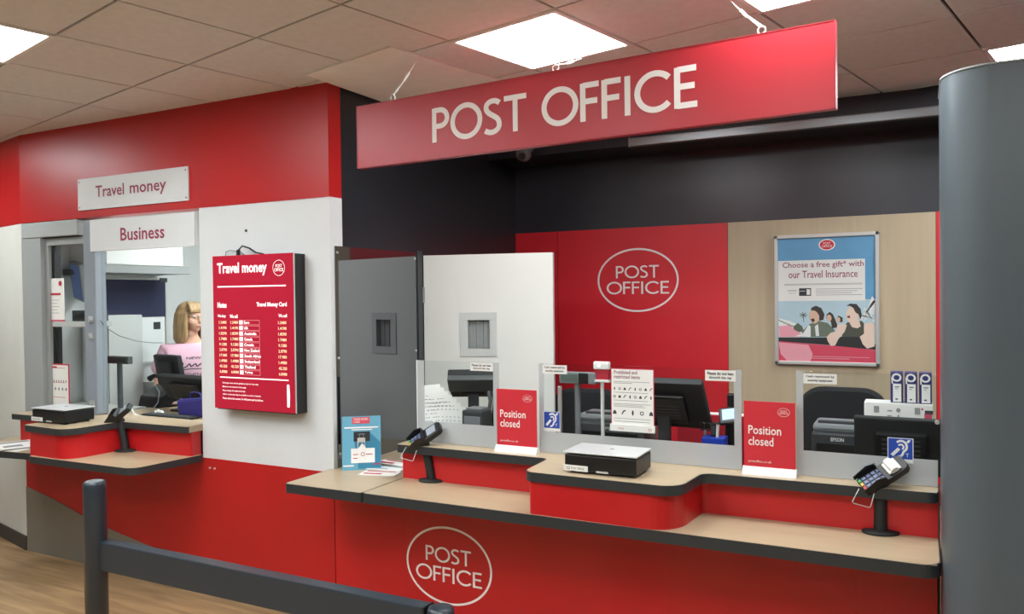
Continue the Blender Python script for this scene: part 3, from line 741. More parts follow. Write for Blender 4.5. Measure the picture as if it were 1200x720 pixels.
FB().poly([(bw*.30, bh*.60), (bw*.68, bh*.72), (bw*.99, bh*.50), (bw*.99, bh*.02), (bw*.42, bh*.02)]).build('shadow_shape', mat('leaflet_deep_blue', '#2f7a98', .5), bb, local=True)
g = FB(.0016); g.rect(bw*.26, bh*.86, bw*.72, bh*.98); g.build('heading_block', mat('heading_red', '#d0485a', .5), bb, local=True)
g = FB(.0022); g.text('TRAVEL MONEY', bw*.30, bh*.925, bw*.68, bh*.96); g.text('CARD', bw*.30, bh*.875, bw*.46, bh*.91)
g.rect(bw*.06, bh*.775, bw*.94, bh*.80); g.rect(bw*.24, bh*.74, bw*.78, bh*.757); g.rect(bw*.03, bh*.07, bw*.30, bh*.095)
g.build('white_print', PAPER, bb, local=True)
g = FB(.0018); g.rect(bw*.30, bh*.53, bw*.72, bh*.71); g.build('bank_card', BLACK2, bb, local=True)
g = FB(.0026); g.ring(bw*.50, bh*.63, .012, .013, .003, 16); g.rect(bw*.40, bh*.66, bw*.6, bh*.67); g.build('card_mark', MIDG, bb, local=True)
g = FB(.0018); g.rect(bw*.23, bh*.13, bw*.84, bh*.40); g.poly([(bw*.42, bh*.40), (bw*.62, bh*.40), (bw*.52, bh*.50)]); g.build('white_box', PAPER, bb, local=True)
g = FB(.0026); g.ring(bw*.53, bh*.29, .010, .011, .003, 14); g.rect(bw*.28, bh*.28, bw*.42, bh*.295); g.rect(bw*.62, bh*.28, bw*.78, bh*.295); g.rect(bw*.28, bh*.21, bw*.40, bh*.225)
g.rect(bw*.80, bh*.09, bw*.97, bh*.11); g.build('red_print', INKR, bb, local=True)
for k, (x, y, rz, lb, m) in enumerate(((450, 556, .25, 'white and pink leaflet lying flat on the flap, right of the blue board', INKR), (458, 551, .1, 'pale leaflet overlapping the front leaflet beside the blue board', mat('leaf_blue', '#8fb0c0', .6)), (466, 545, -.1, 'folded leaflet lying at the back, tucked against the red riser', INKR))):
    p = on(2, x, y, ZL); paper('leaflet', lb, p.x-.03, p.y, ZL+.0005+.0035*k, rz, .20, .10, n=2, ink=m)

# ================================================================== WALL DISPLAY
YD = -.09
dt = thing('wall_display', 'red backlit travel money rates screen in a black case on the white wall', 'display', (-3.3, -.05, 1.11))
B().box(-3.575, -2.985, YD+.002, -.002, 1.112, 1.982, .003).build('case', BLACK, dt)
SCR = mat('screen_red', '#a61c32', .25, emit=.28)
ds_ = B().box(-3.590, -2.982, YD-.004, YD+.002, 1.118, 1.985, .001).build('screen', SCR, dt)
f = B(); f.box(-2.9835, -2.979, YD-.0055, YD+.001, 1.118, 1.987); f.build('bezel', ALU, dt)
LITW = mat('screen_white', (1, .97, .95), .4, emit=.55); LITP = mat('screen_pink', '#e8a0a8', .4, emit=.3)
YS = YD-.004
def sp(x, y): p = on(1, x, y, YS); return p.x, p.z
g = Flat((0, YS, 0), off=.0008)
def dtext(s_, px0, pyt, px1, pyb, bold=.01, G=None):
    a_ = sp(px0, pyb); c_ = sp(px1, pyt); (G or g).text(s_, a_[0], a_[1], c_[0], c_[1], bold)
g.text('Travel money', -3.553, 1.868, -3.175, 1.944, .022)
g.rect(-3.553, 1.806, -3.040, 1.813)
g.text('Notes', -3.555, 1.690, -3.485, 1.722, .03); g.text('Travel Money Card', -3.255, 1.690, -3.035, 1.720, .03)
g.text('We buy', -3.555, 1.632, -3.492, 1.652, .02); g.text('We sell', -3.460, 1.632, -3.400, 1.652, .02); g.text('We sell', -3.095, 1.637, -3.035, 1.655, .02)
g.rect(-3.545, 1.293, -3.030, 1.299)
g.add([g.p(-3.042, 1.150), g.p(-3.026, 1.150), g.p(-3.022, 1.210), g.p(-3.026, 1.272), g.p(-3.042, 1.272)], [(0, 1, 2, 3, 4)])
ovallogo(g, -3.088, 1.906, .043, .043)
names = ['Euro', 'USA', 'Australia', 'Canada', 'Croatia', 'New Zealand', 'South Africa', 'Switzerland', 'Thailand', 'Turkey']
rates = ['1.2480', '1.4190', '1.8290', '1.7480', '9.1280', '2.0790', '17.980', '1.4980', '45.320', '6.8980']
g2 = Flat((0, YS, 0), off=.0008); g3 = Flat((0, YS, 0), off=.0012)
for i, (nm, rt) in enumerate(zip(names, rates)):
    z = 1.600-.0305*i*1.02
    g.rect(-3.388, z-.002, -3.362, z+.018)
    g.text(nm, -3.352, z, -3.352+.0125*len(nm)*.82, z+.016, .02)
    for xx in (-3.545, -3.455, -3.098): g3.text(rt, xx, z, xx+.058, z+.016, .012)
    g2.rect(-3.392, z-.0055, -3.235, z-.0040); g2.rect(-3.392, z+.0195, -3.235, z+.021); g2.rect(-3.2365, z-.0055, -3.235, z+.021)
for i, l_ in enumerate(('Exchange rates are for guidance only and may vary.', 'Minimum and maximum limits apply.', 'Rates change throughout the day.', 'Other currencies may be available to order in branch.', 'Please ask at the counter for full terms and conditions.')):
    z = 1.258-.0215*i; g.text(l_, -3.525, z, -3.525+.0055*len(l_), z+.011, .004)
g.build('white_print', LITW, ds_); g3.build('rates', mat('screen_cream', '#f4dcb0', .4, emit=.45), ds_); g2.build('row_lines', LITP, ds_)
def wp(x, y, Y): p = on(1, x, y, Y); return (p.x, p.y, p.z)
f = B().tube([wp(279, 300, -.05), wp(279.5, 293, -.05), wp(284, 288.5, -.05), wp(292, 291, -.05), wp(300, 296, -.05), wp(309, 298, -.05)], .0045, 8)
f.cyl(wp(279, 301, -.05), wp(279.4, 293, -.05), .011); f.build('cable', BLACK, dt)
f = B().tube([wp(264, 301, -.02), wp(265, 295, -.02), wp(270, 293.5, -.02), wp(283, 296, -.02), wp(288, 300, -.02)], .0025, 8); f.build('thin_cable', MIDG, dt)

# ================================================================== HANGING SIGN
ang = math.radians(4.4)
hs = thing('hanging_sign', 'long red sign reading POST OFFICE hung from the ceiling on wires', 'sign', (-1.35, -.297, 2.373), -ang)
Lh, Rh = -1.100, 1.098
B().box(Lh, Rh, -.002, .030, .002, .302, .002).build('panel', REDS, hs, local=True)
f = B()
for a_ in ((Lh-.003, Lh+.002, .302), (Rh-.002, Rh+.003, .302)): f.box(a_[0], a_[1], -.004, .031, 0, .304)
f.box(Lh, Rh, -.004, .031, -.001, .003); f.box(Lh, Rh, -.004, .031, .301, .304); f.build('edge_frame', mat('sign_edge_red', '#a82634', .4), hs, local=True)
letter_parts(hs, lambda: Flat((0, -.002, 0)), 'POST OFFICE', -.640, .070, .612, .234, LET, .150, True)
hx = [(-.885, (-2.134, -.133, 2.893)), (.0, (-1.45, .26, 2.89)), (.848, (-.66, -.16, 2.893))]
iw = WM[hs.name].inverted()
for hk, (x, top) in enumerate(hx):
    tp = iw @ Vector(top); h = Vector((x, .012, .318))
    B().tube([(x+.014*math.cos(a_*PI/6), .012, .318+.014*math.sin(a_*PI/6)) for a_ in range(12)], .003, 6, closed=True).build('hook', WPLA, hs, local=True)
    f = B(); d_ = (tp-h); f.tube([h+Vector((-.006, 0, .012)), h+d_*.45], .002, 6); f.tube([h+Vector((.006, 0, .012)), h+d_*.45+Vector((.004, 0, 0))], .002, 6)
    f.tube([h+d_*.42, h+d_*.62], .006, 8); f.tube([h+d_*.6, tp], .0022, 6); f.build('hanging_wire', WPLA, hs, local=True)

# security camera on the side/back wall
p = on(1, 613, 183, 1.64)
cm = thing('security_camera', 'small grey dome security camera on the bulkhead, peeping out below the hanging sign', 'camera', tuple(p))
B().tube([(p.x, 1.759, p.z+.07), (p.x, 1.72, p.z+.07), (p.x, p.y+.03, p.z+.02)], .028, 12).build('bracket', MIDG, cm)
B().ball((p.x, p.y+.01, p.z+.015), .055, .055, .055).build('housing', MIDG, cm)
B().cyl((p.x+.010, p.y-.025, p.z-.003), (p.x+.016, p.y-.055, p.z-.012), .026, .024).build('lens', BLACK, cm)

# ================================================================== BACK WALL THINGS
t = thing('oval_wall_sign', 'white oval outline reading POST OFFICE on the red back wall', 'sign', (-1.817, YB-.013, 1.6))
YO = YB-.0125
oval_parts(t, YO, -1.818, 1.842, .306, .232, None)

YP = 2.165
pt_ = thing('framed_poster', 'silver framed travel insurance poster on the oak panel of the back wall', 'poster', (-.54, YP, 1.255))
PX = lambda x, y: (lambda p: (p.x, p.z))(on(1, x, y, YP))
X0, X1, Z0, Z1 = -.858, -.222, 1.262, 2.118
f = B(); tw = .024
for a_ in ((X0, X1, Z0, Z0+tw), (X0, X1, Z1-tw, Z1), (X0, X0+tw, Z0, Z1), (X1-tw, X1, Z0, Z1)): f.box(a_[0], a_[1], YP-.012, YB-.012, a_[2], a_[3], .004)
f.build('frame', ALU, pt_)
pt_ = B().box(X0+.01, X1-.01, YP, YP+.012, Z0+.01, Z1-.01).build('print_sheet', PAPER, pt_)
def P_(off): return Flat((0, YP, 0), off=off)
Xi0, Xi1, Zi0, Zi1 = X0+tw, X1-tw, Z0+tw, Z1-tw; Wp, Hp = Xi1-Xi0, Zi1-Zi0
def pw(px, py):   # poster pixel -> plane point clamped inside the frame
    a_ = PX(px, py); return (min(max(a_[0], Xi0), Xi1), min(max(a_[1], Zi0), Zi1))
def PP(pts): return [pw(*q_) for q_ in pts]
def c2(x, y): return (900+x/8.0, 345+y/8.0)      # coordinates read on an enlarged view
def poly2(G, pts): return G.poly(PP([c2(*q_) for q_ in pts]))
P_(.001).rect(Xi0, Zi0+Hp*.50, Xi1, Zi1).build('sky_print', mat('poster_sky', '#5f9cc4', .35, noise=.12, scale=2.5), pt_)
P_(.001).rect(Xi0, Zi0, Xi1, Zi0+Hp*.50).build('pale_sky_print', mat('poster_pale_sky', '#b4ccd6', .35, noise=.08, scale=3), pt_)
P_(.0014).rect(Xi0, Zi0+Hp*.49, Xi1-Wp*.10, Zi0+Hp*.82).build('text_panel', PAPER, pt_)
g = P_(.002)
x0, x1, z0, z1 = pxbox(919.5, 309, 1011, 318.5, YP)
g.text('Choose a free gift* with', -.806, 1.890, -.312, 1.940, .008); g.text('our Travel Insurance', -.768, 1.832, -.348, 1.880, .008)
g.build('heading', mat('plum_print', '#92405a', .6), pt_)
g = P_(.002)
for z in (1.792, 1.786): g.rect(-.795, z, -.32, z+.0025)
for k in range(4): g.rect(-.60, 1.757-.013*k, -.32-(k % 3)*.03, 1.760-.013*k)
g.rect(-.775, 1.748, -.715, 1.752); g.text('gift card', -.765, 1.728, -.725, 1.738); g.build('small_print', INKG, pt_)
g = P_(.002); g.rect(-.703, 1.715, -.628, 1.765); g.build('gift_card', INKD, pt_)
g = P_(.0026); g.rect(-.656, 1.722, -.634, 1.758); g.rect(-.70, 1.745, -.665, 1.748); g.build('gift_card_mark', PAPER, pt_)
cx, cz = PX(969, 287)
P_(.0018).ell(cx, cz, .050, .037).build('logo_halo', LET, pt_)
P_(.0024).ell(cx, cz, .043, .031).build('logo_red', mat('logo_red', '#cc2438', .5), pt_)
g = P_(.003); g.caps('POST', cx-.022, cz+.002, cx+.022, cz+.017); g.caps('OFFICE', cx-.032, cz-.017, cx+.032, cz-.003); g.build('logo_letters', LET, pt_)
# printed picture: people leaning out of a ride car
SK = mat('print_skin', '#d8b49c', .5); SKL = mat('print_skin_light', '#e6cdbc', .5); HR = mat('print_hair', '#3a3230', .5)
GRN = mat('print_green', '#5a6450', .5); PBK = mat('print_black', '#26282a', .5); PRD = mat('print_car_red', '#d24a60', .4); PPK = mat('print_pink', '#e8a0ac', .5)
WHL = mat('print_white', '#e4e6e4', .5); PGR = mat('print_grey', '#8c9498', .5)
g = P_(.0014); poly2(g, [(100, 225), (200, 250), (300, 290), (340, 330), (340, 400), (100, 400)])
for k in range(6): g.line(PP([c2(900+k*18, 250-k*12), c2(980+k*6, 20+k*10)]), .006)
g.line(PP([c2(870, 240), c2(1000, 60)]), .012); g.line(PP([c2(900, 130), c2(1000, 260)]), .010); g.line(PP([c2(880, 200), c2(1000, 230)]), .008)
g.build('print_structures', WHL, pt_)
g = P_(.0017)
for k in range(7): a_ = k*PI/3.5; g.line(PP([c2(332, 195), c2(332+38*math.cos(a_), 195+28*math.sin(a_))]), .005)
g.line(PP([c2(332, 195), c2(335, 260)]), .004); poly2(g, [(240, 300), (280, 270), (320, 300), (340, 350), (240, 360)])
for k in range(5): g.line(PP([c2(100+k*30, 240+k*12), c2(130+k*30, 262+k*14)]), .005)
g.build('print_palms', GRN, pt_)
g = P_(.0018); poly2(g, [(100, 300), (200, 290), (260, 340), (330, 380), (300, 400), (110, 400)]); g.build('print_far_arms', PPK, pt_)
g = P_(.0020)
poly2(g, [(300, 400), (330, 340), (390, 280), (470, 250), (560, 270), (620, 330), (640, 400)]); g.build('print_shirt', mat('print_shirt_green', '#6a7464', .5), pt_)
g = P_(.0022); poly2(g, [(250, 395), (330, 365), (380, 290), (400, 300), (400, 400)]); poly2(g, [(440, 300), (470, 280), (480, 390), (450, 395)]); g.build('print_white_shirt', WHL, pt_)
g = P_(.0024); g.poly(PP([c2(435+62*math.cos(a_*.35)*.8, 205+70*math.sin(a_*.35)) for a_ in range(18)])); g.build('print_man_face', SK, pt_)
g = P_(.0026); poly2(g, [(400, 150), (410, 125), (450, 108), (500, 130), (530, 190), (520, 240), (480, 250), (480, 200), (460, 170), (440, 155)]); poly2(g, [(400, 235), (430, 225), (440, 250), (420, 265)])
g.build('print_man_hair', HR, pt_)
g = P_(.0022); poly2(g, [(545, 230), (550, 190), (580, 165), (610, 190), (640, 260), (660, 310), (600, 320), (590, 260)]); poly2(g, [(640, 230), (660, 200), (700, 220), (700, 260), (660, 265)]); g.build('print_back_hair', HR, pt_)
g = P_(.0026); g.poly(PP([c2(572+24*math.cos(a_*.4), 225+34*math.sin(a_*.4)) for a_ in range(16)])); g.poly(PP([c2(660+18*math.cos(a_*.4), 240+26*math.sin(a_*.4)) for a_ in range(16)])); g.build('print_back_faces', SK, pt_)
g = P_(.0028); poly2(g, [(690, 400), (710, 330), (740, 265), (880, 250), (920, 300), (940, 400)]); g.build('print_vest', mat('print_vest', '#4c4e42', .5), pt_)
g = P_(.0030)
poly2(g, [(550, 400), (590, 360), (640, 350), (650, 290), (700, 275), (740, 290), (720, 350), (660, 420), (630, 480), (590, 485), (560, 440)])
poly2(g, [(900, 280), (960, 260), (1000, 280), (1000, 490), (930, 510), (890, 470), (860, 400), (900, 370)])
poly2(g, [(770, 230), (850, 230), (870, 300), (840, 320), (790, 310), (770, 280)])
g.build('print_arms', SKL, pt_)
g = P_(.0032); g.poly(PP([c2(790+58*math.cos(a_*.35), 195+82*math.sin(a_*.35)) for a_ in range(18)])); g.build('print_woman_face', SKL, pt_)
g = P_(.0034); poly2(g, [(735, 110), (770, 88), (830, 92), (870, 140), (880, 200), (865, 240), (850, 190), (820, 170), (800, 130), (770, 110)]); g.build('print_woman_hair', HR, pt_)
g = P_(.0036); poly2(g, [(740, 205), (770, 200), (768, 225), (748, 222)]); g.build('print_mouth', mat('print_mouth', '#7a2c30', .5), pt_)
g = P_(.0025)
poly2(g, [(100, 405), (560, 405), (620, 480), (560, 475), (100, 440)]); poly2(g, [(600, 400), (900, 400), (1010, 470), (1010, 520), (620, 490)]); g.build('print_car_rim', PBK, pt_)
g = P_(.0028); g.poly([(Xi0, Zi0)]+[pw(*c2(*q_)) for q_ in ((100, 440), (560, 478), (1010, 522))]+[(Xi1, Zi0)]); g.build('print_car_body', PRD, pt_)
g = P_(.0032); poly2(g, [(100, 450), (380, 475), (420, 560), (400, 640), (180, 640), (120, 560)]); g.build('print_car_sheen', PPK, pt_)
g = P_(.0036); 
for k in range(2): g.rect(Xi0+Wp*.10, Zi0+.030-.012*k, Xi1-Wp*(.06+.2*k), Zi0+.034-.012*k)
g.build('print_footnote', PPK, pt_)

# ================================================================== STAFF SIDE THINGS
ZD = .75
def monitor(loc, rz, w_, h_, tilt, label, z0=1.22, neck=True, name='till_monitor'):
    t = thing(name, label, 'monitor', loc, rz)
    M = Matrix.Translation((0, 0, z0-loc[2])) @ Matrix.Rotation(tilt, 4, 'X')
    B().box(-w_/2, w_/2, -.022, .018, -h_/2, h_/2, .008).xf(M).build('housing', BLACK2, t, local=True)
    B().box(-w_/2+.015, w_/2-.015, .0175, .0195, -h_/2+.015, h_/2-.015).xf(M).build('screen', mat('dark_screen', '#0c0d10', .15), t, local=True)
    B().box(-w_*.28, w_*.28, -.05, -.02, -h_*.32, h_*.28, .012).xf(M).build('rear_cover', BLACK, t, local=True)
    f = B()
    for k in range(5): f.box(-w_*.2, w_*.2, -.052, -.0495, -h_*.2+k*.02, -h_*.2+k*.02+.008)
    f.xf(M).build('vent', GREYB, t, local=True)
    f = B().box(-.10, .10, -.07, .09, 0, .018, .006); f.build('stand_base', BLACK, t, local=True)
    B().box(-.03, .03, -.012, .02, .015, z0-loc[2]-.02, .004).build('stand_neck', GREYB, t, local=True)
    return t
# left position: monitor seen obliquely from behind, hooded slab
monitor((-2.235, .52, ZD), .42, .27, .20, math.radians(44), 'black till monitor tilted back behind the left glass screen', 1.25)
m2 = monitor((-1.10, .40, ZD), 0, .42, .30, math.radians(38), 'wide black till monitor behind the notice on the middle screen', 1.215)
m3 = monitor((-.07, .36, ZD), 0, .36, .24, math.radians(8), 'black till monitor behind the hearing loop sticker at the right', 1.09)
m1 = bpy.data.objects['till_monitor']
B().box(-.135, .135, -.06, -.018, -.01, .098, .012).xf(Matrix.Translation((0, 0, .50)) @ Matrix.Rotation(math.radians(44), 4, 'X')).build('top_cover', mat('hood_grey_plastic', '#4a4d4e', .45), m1, local=True)  # hood over the upper rear, a lighter grey than the housing
# cables, leaflet rack and keypad at the left
cb = thing('cable_bundle', 'bundle of thick dark cables hanging behind the left glass screen', 'cable', (-2.0, .40, ZD))
for k in range(5):
    x = -2.06+.026*k
    B().tube([(x, .40, ZD), (x+.004, .385, .95), (x-.006+.003*k, .39, 1.10), (x, .40, 1.17), (x-.02, .42, 1.22)], .011, 8).build('cable', BLACK if k % 2 else GREYB, cb)
f = thing('leaflet_rack', 'fan of white printed sheets behind the left glass screen', 'leaflets', (-2.25, .30, ZD))
for k in range(7):
    M = Matrix.Translation((-2.30+.016*k, .22+.02*k, ZD)) @ Matrix.Rotation(.3, 4, 'Z') @ Matrix.Rotation(math.radians(-12+2*k), 4, 'X') @ Matrix.Rotation(math.radians(-6), 4, 'Y')
    hh = .52-.022*k
    B().box(-.055, .055, 0, .0015, .02, hh).xf(M).build('sheet', PAPER, f)
    g = Flat((0, 0, 0), (1, 0, 0), (0, 0, 1), .0012)
    for r_ in range(13):
        for c_ in range(7):
            if (r_*5+c_*3+k) % 4: g.rect(-.048+c_*.0135, hh-.04-r_*.02, -.040+c_*.0135, hh-.0355-r_*.02)
    g.xf(M).build('print', INKG, f)
B().box(-2.40, -2.22, .20, .38, ZD, ZD+.03, .004).build('tray', BLACK2, f)
t = thing('printer', 'grey receipt printer below the tilted monitor at the dark wall end', 'printer', (-2.07, .42, ZD))
B().box(-2.145, -2.02, .24, .345, ZD, 1.14, .01).build('body', GREYB, t); B().box(-2.13, -2.035, .235, .242, 1.02, 1.11, .003).build('front', MIDG, t)
B().box(-2.13, -2.04, .26, .34, 1.139, 1.15, .003).build('lid', MIDG, t)
# middle position
t = thing('customer_display', 'grey customer price display on a pole behind the middle screen', 'price display', (-1.51, .30, ZD))
B().box(-1.60, -1.405, .28, .33, 1.300, 1.356, .005).build('head', MIDG, t)
B().box(-1.495, -1.445, .276, .281, 1.302, 1.354, .003).build('lens', BLACK, t); B().box(-1.59, -1.50, .277, .281, 1.31, 1.348).build('window', mat('display_green', '#5c6a64', .3), t)
B().cyl((-1.512, .305, ZD), (-1.512, .305, 1.30), .014).build('pole', MIDG, t); B().cyl((-1.512, .305, ZD), (-1.512, .305, ZD+.015), .07).build('base', BLACK2, t)
t = thing('metal_post', 'thin silver post left of the price display behind the middle screen', 'post', (-1.60, .28, ZD))
B().box(-1.605, -1.588, .27, .287, ZD+.006, 1.285, .002).build('post', ALU, t); B().box(-1.63, -1.56, .24, .31, ZD, ZD+.008, .002).build('foot', ALU, t)
def printer(x0, x1, y0, y1, zt, label, ml):
    t = thing('printer', label, 'printer', ((x0+x1)/2, (y0+y1)/2, ZD)); w_ = x1-x0
    B().box(x0, x1, y0, y1, ZD, zt-.035, .012).build('body', ml, t)
    B().box(x0+.004, x1-.004, y0+.01, y1-.01, zt-.036, zt, .016).build('top_cover', MIDG, t)
    B().box(x0+w_*.12, x1-w_*.12, y0+.03, y0+.06, zt-.004, zt+.012, .004).build('paper_guide', GREYB, t)
    B().box(x0+w_*.1, x1-w_*.1, y0-.004, y0+.01, zt-.12, zt-.08, .003).build('paper_slot', BLACK, t)
    Flat((0, y0, 0), off=.0015).text('EPSON', x0+w_*.40, zt-.072, x0+w_*.66, zt-.056, .01).build('lettering', WPLA, t)
printer(-1.565, -1.20, .40, .62, 1.132, 'grey printer behind the middle screen, left of the notice', mat('printer_grey', '#4c4f52', .45))
printer(-.425, -.225, .36, .58, 1.160, 'dark grey printer behind the right screen, left of the monitor', mat('printer_dark', '#34373a', .4))
t = thing('till_light', 'small white call light box with a red face behind the middle screen', 'call light', (-1.378, .30, ZD))
B().box(-1.418, -1.338, .28, .31, 1.375, 1.412, .005).build('cap', WPLA, t); B().box(-1.412, -1.344, .285, .305, 1.325, 1.375).build('face', mat('red_face', '#b02838', .4), t); B().box(-1.418, -1.338, .28, .31, 1.312, 1.325, .002).build('lower_lip', WPLA, t)
B().cyl((-1.378, .298, ZD+.01), (-1.378, .298, 1.313), .009).build('stem', WPLA, t); B().cyl((-1.378, .298, ZD), (-1.378, .298, ZD+.012), .04).build('base', WPLA, t)
B().ball((-1.388, .279, 1.392), .008, .006, .008).build('bulb', LITW, t)
t = thing('pin_pad', 'small pin pad with a pale blue screen on a black post behind the middle screen', 'pin pad', (-.80, .49, ZD))
B().cyl((-.80, .49, ZD), (-.80, .49, 1.13), .028).build('post', BLACK, t); B().cyl((-.80, .49, ZD), (-.80, .49, ZD+.012), .05).build('base', BLACK2, t)
M = Matrix.Translation((-.80, .465, 1.155)) @ Matrix.Rotation(math.radians(48), 4, 'X') @ Matrix.Rotation(.2, 4, 'Z')
B().box(-.05, .05, -.045, .045, -.01, .012, .008).xf(M).build('head', BLACK, t); B().box(-.034, .034, -.026, .034, .012, .0135).xf(M).build('screen', mat('pale_lcd', '#a8c0e0', .3, emit=.2), t)
t = thing('pen_tray', 'bright blue desk tray holding scissors and pens behind the middle screen', 'tray', (-.86, .36, ZD))
B().box(-.905, -.80, .34, .42, ZD, 1.070, .004).build('tray', mat('tray_blue', '#1c40b4', .4), t)
for k, (x, lb, m) in enumerate(((-.895, 'pair of black scissors standing in the blue tray', BLACK), (-.855, 'black hole punch handle standing in the blue tray', BLACK), (-.835, 'white correction pen standing in the blue tray', WPLA))):
    f = thing(('scissors', 'stapler', 'pen')[k], lb, ('scissors', 'stapler', 'pen')[k], (x, .37, 1.071))
    if k == 0:
        for s_ in (-.012, .014): B().tube([(x+s_+.012*math.cos(a_*PI/6), .37, 1.115+.018*math.sin(a_*PI/6)) for a_ in range(12)], .004, 6, closed=True).build('finger_loop', m, f)
        B().box(x-.006, x+.006, .368, .372, 1.0712, 1.10).build('blade', STEEL, f)
    elif k == 1: B().box(x-.014, x+.014, .36, .40, 1.0712, 1.135, .008).build('body', m, f); B().box(x-.01, x+.01, .355, .361, 1.08, 1.12, .002).build('handle', GREYB, f)
    else: B().cyl((x, .352, 1.0712), (x+.004, .352, 1.13), .007).build('barrel', m, f); B().cyl((x+.004, .352, 1.13), (x+.005, .352, 1.142), .005).build('cap', GREYB, f)
t = thing('cordless_phone', 'black handset standing upright at the right side of the middle screen', 'phone', (-.83, .66, ZD))
B().box(-.86, -.80, .62, .70, ZD, 1.07, .01).build('cradle', BLACK, t); B().box(-.852, -.812, .64, .665, 1.071, 1.24, .008).build('handset', BLACK, t)
f = B(); [f.box(-.847+.011*i, -.840+.011*i, .638, .641, 1.11+.014*j, 1.118+.014*j) for i in range(3) for j in range(5)]; f.build('keypad', MIDG, t)
t = thing('red_folder', 'red folder lying on the desk behind the middle screen', 'folder', (-.86, .62, ZD))
B().box(-1.12, -.66, .70, .775, ZD, 1.12, .003).build('cover', mat('folder_red', '#b02030', .5), t); B().box(-1.11, -.67, .706, .769, 1.12, 1.124).build('pages', PAPER, t)
# right position
t = thing('leaflet_tray', 'white box tray with printed symbols standing behind the right monitor', 'tray', (-.08, .61, ZD))
B().box(-.225, .052, .60, .72, ZD, 1.235, .003).build('box', PAPER, t)
g = Flat((0, .60, 0)); 
for x in (-.185, -.02): g.rect(x, 1.19, x+.022, 1.22)
g.ell(-.085, 1.205, .009, .010, 12); g.rect(-.13, 1.198, -.11, 1.204); g.ell(-.085, 1.178, .004, .008, 8); g.rect(-.13, 1.176, -.112, 1.181)
g.build('print', INKG, t)
g = Flat((0, .60, 0)); g.rect(.018, 1.168, .048, 1.195); g.ell(-.01+.02, 1.215, .005, .005, 8); g.build('red_print', mat('rose', '#c8506a', .5), t)
B().box(.02, .052, .597, .601, 1.195, 1.21).build('dark_tab', INKD, t)
for k in range(3):
    x = -.117+.0575*k
    t = thing('brochure_box', ('leftmost', 'middle', 'rightmost')[k]+' of three navy and white brochure boxes on the white tray', 'brochure box', (x+.025, .65, 1.236))
    B().box(x, x+.050, .62, .70, 1.2365, 1.373, .002).build('box', mat('navy_card', '#2a2e6c', .45), t)
    g = Flat((0, .62, 0)); g.rect(x+.010, 1.240, x+.044, 1.322); g.ring(x+.025, 1.350, .020, .019, .008, 22); g.line([(x+.006, 1.35), (x+.008, 1.322)], .006); g.build('white_print', PAPER, t)
    g = Flat((0, .62, 0), off=.0025); g.rect(x+.018, 1.306, x+.036, 1.310); g.rect(x+.018, 1.298, x+.030, 1.300); g.rect(x+.020, 1.250, x+.03, 1.256); g.build('dark_print', INKD, t)
# chairs
def office_chair(x, y, zt, w_, label, rz=0):
    t = thing('office_chair', label, 'chair', (x, y, 0), rz)
    h0 = zt-.60
    pts = fillet([(-w_/2, h0), (w_/2, h0), (w_/2, zt), (-w_/2, zt)], [.06, .06, .13, .13], 8)
    f = B(); n = len(pts)
    for yy, k in ((.0, .94), (.02, 1), (.06, 1), (.08, .94)): f.v += [Vector((a_*k, yy-.25, h0+(b_-h0)*k+(1-k)*.3)) for a_, b_ in pts]
    for r_ in range(3):
        for i in range(n): f.f.append([r_*n+i, r_*n+(i+1) % n, (r_+1)*n+(i+1) % n, (r_+1)*n+i])
    f.f.append(list(range(n))[::-1]); f.f.append(list(range(3*n, 4*n)))
    f.build('backrest', mat('black_fabric', '#1a1b1e', .85, noise=.15, scale=80), t, local=True)
    B().box(-.24, .24, -.20, .26, .46, .54, .03).build('seat', MATS['black_fabric'], t, local=True)
    B().box(-.03, .03, -.27, -.245, .50, h0+.2, .005).build('back_bar', BLACK, t, local=True)
    B().cyl((0, 0, .10), (0, 0, .47), .03).build('gas_column', BLACK, t, local=True)
    for k in range(5):
        a_ = k*2*PI/5; B().tube([(0, 0, .11), (.28*math.cos(a_), .28*math.sin(a_), .07)], [.025, .015], 8).build('base_arm', BLACK, t, local=True)
        B().ball((.28*math.cos(a_), .28*math.sin(a_), .03), .03, .02, .03, 10).build('castor', BLACK, t, local=True)
office_chair(-.375, 1.55, 1.215, .46, 'black office chair behind the right glass screen')
office_chair(-1.86, 1.45, 1.155, .46, 'black office chair behind the middle glass screen', .1)

# ================================================================== COLUMN AND BARRIER
cl = thing('column', 'tall grey laminate column with a rounded corner at the right edge', 'column', (.6, -.2, 0))
oc = fillet([(.067, -.03), (.067, -.455), (1.3, -.455), (1.3, -.03)], [0, .15, .0, 0], 14)
f = B().prism(oc, 0, 2.44)
co = f.build('casing', COLM, cl); 
for p_ in co.data.polygons:
    if abs(p_.normal.z) < .5: p_.use_smooth = True
bv = co.modifiers.new('es', 'EDGE_SPLIT'); bv.split_angle = math.radians(30)
B().prism(fillet([(.064, -.03), (.064, -.458), (1.3, -.458), (1.3, -.03)], [0, .152, 0, 0], 14), 2.4405, 2.446).build('top_lipping', GREYF, cl)

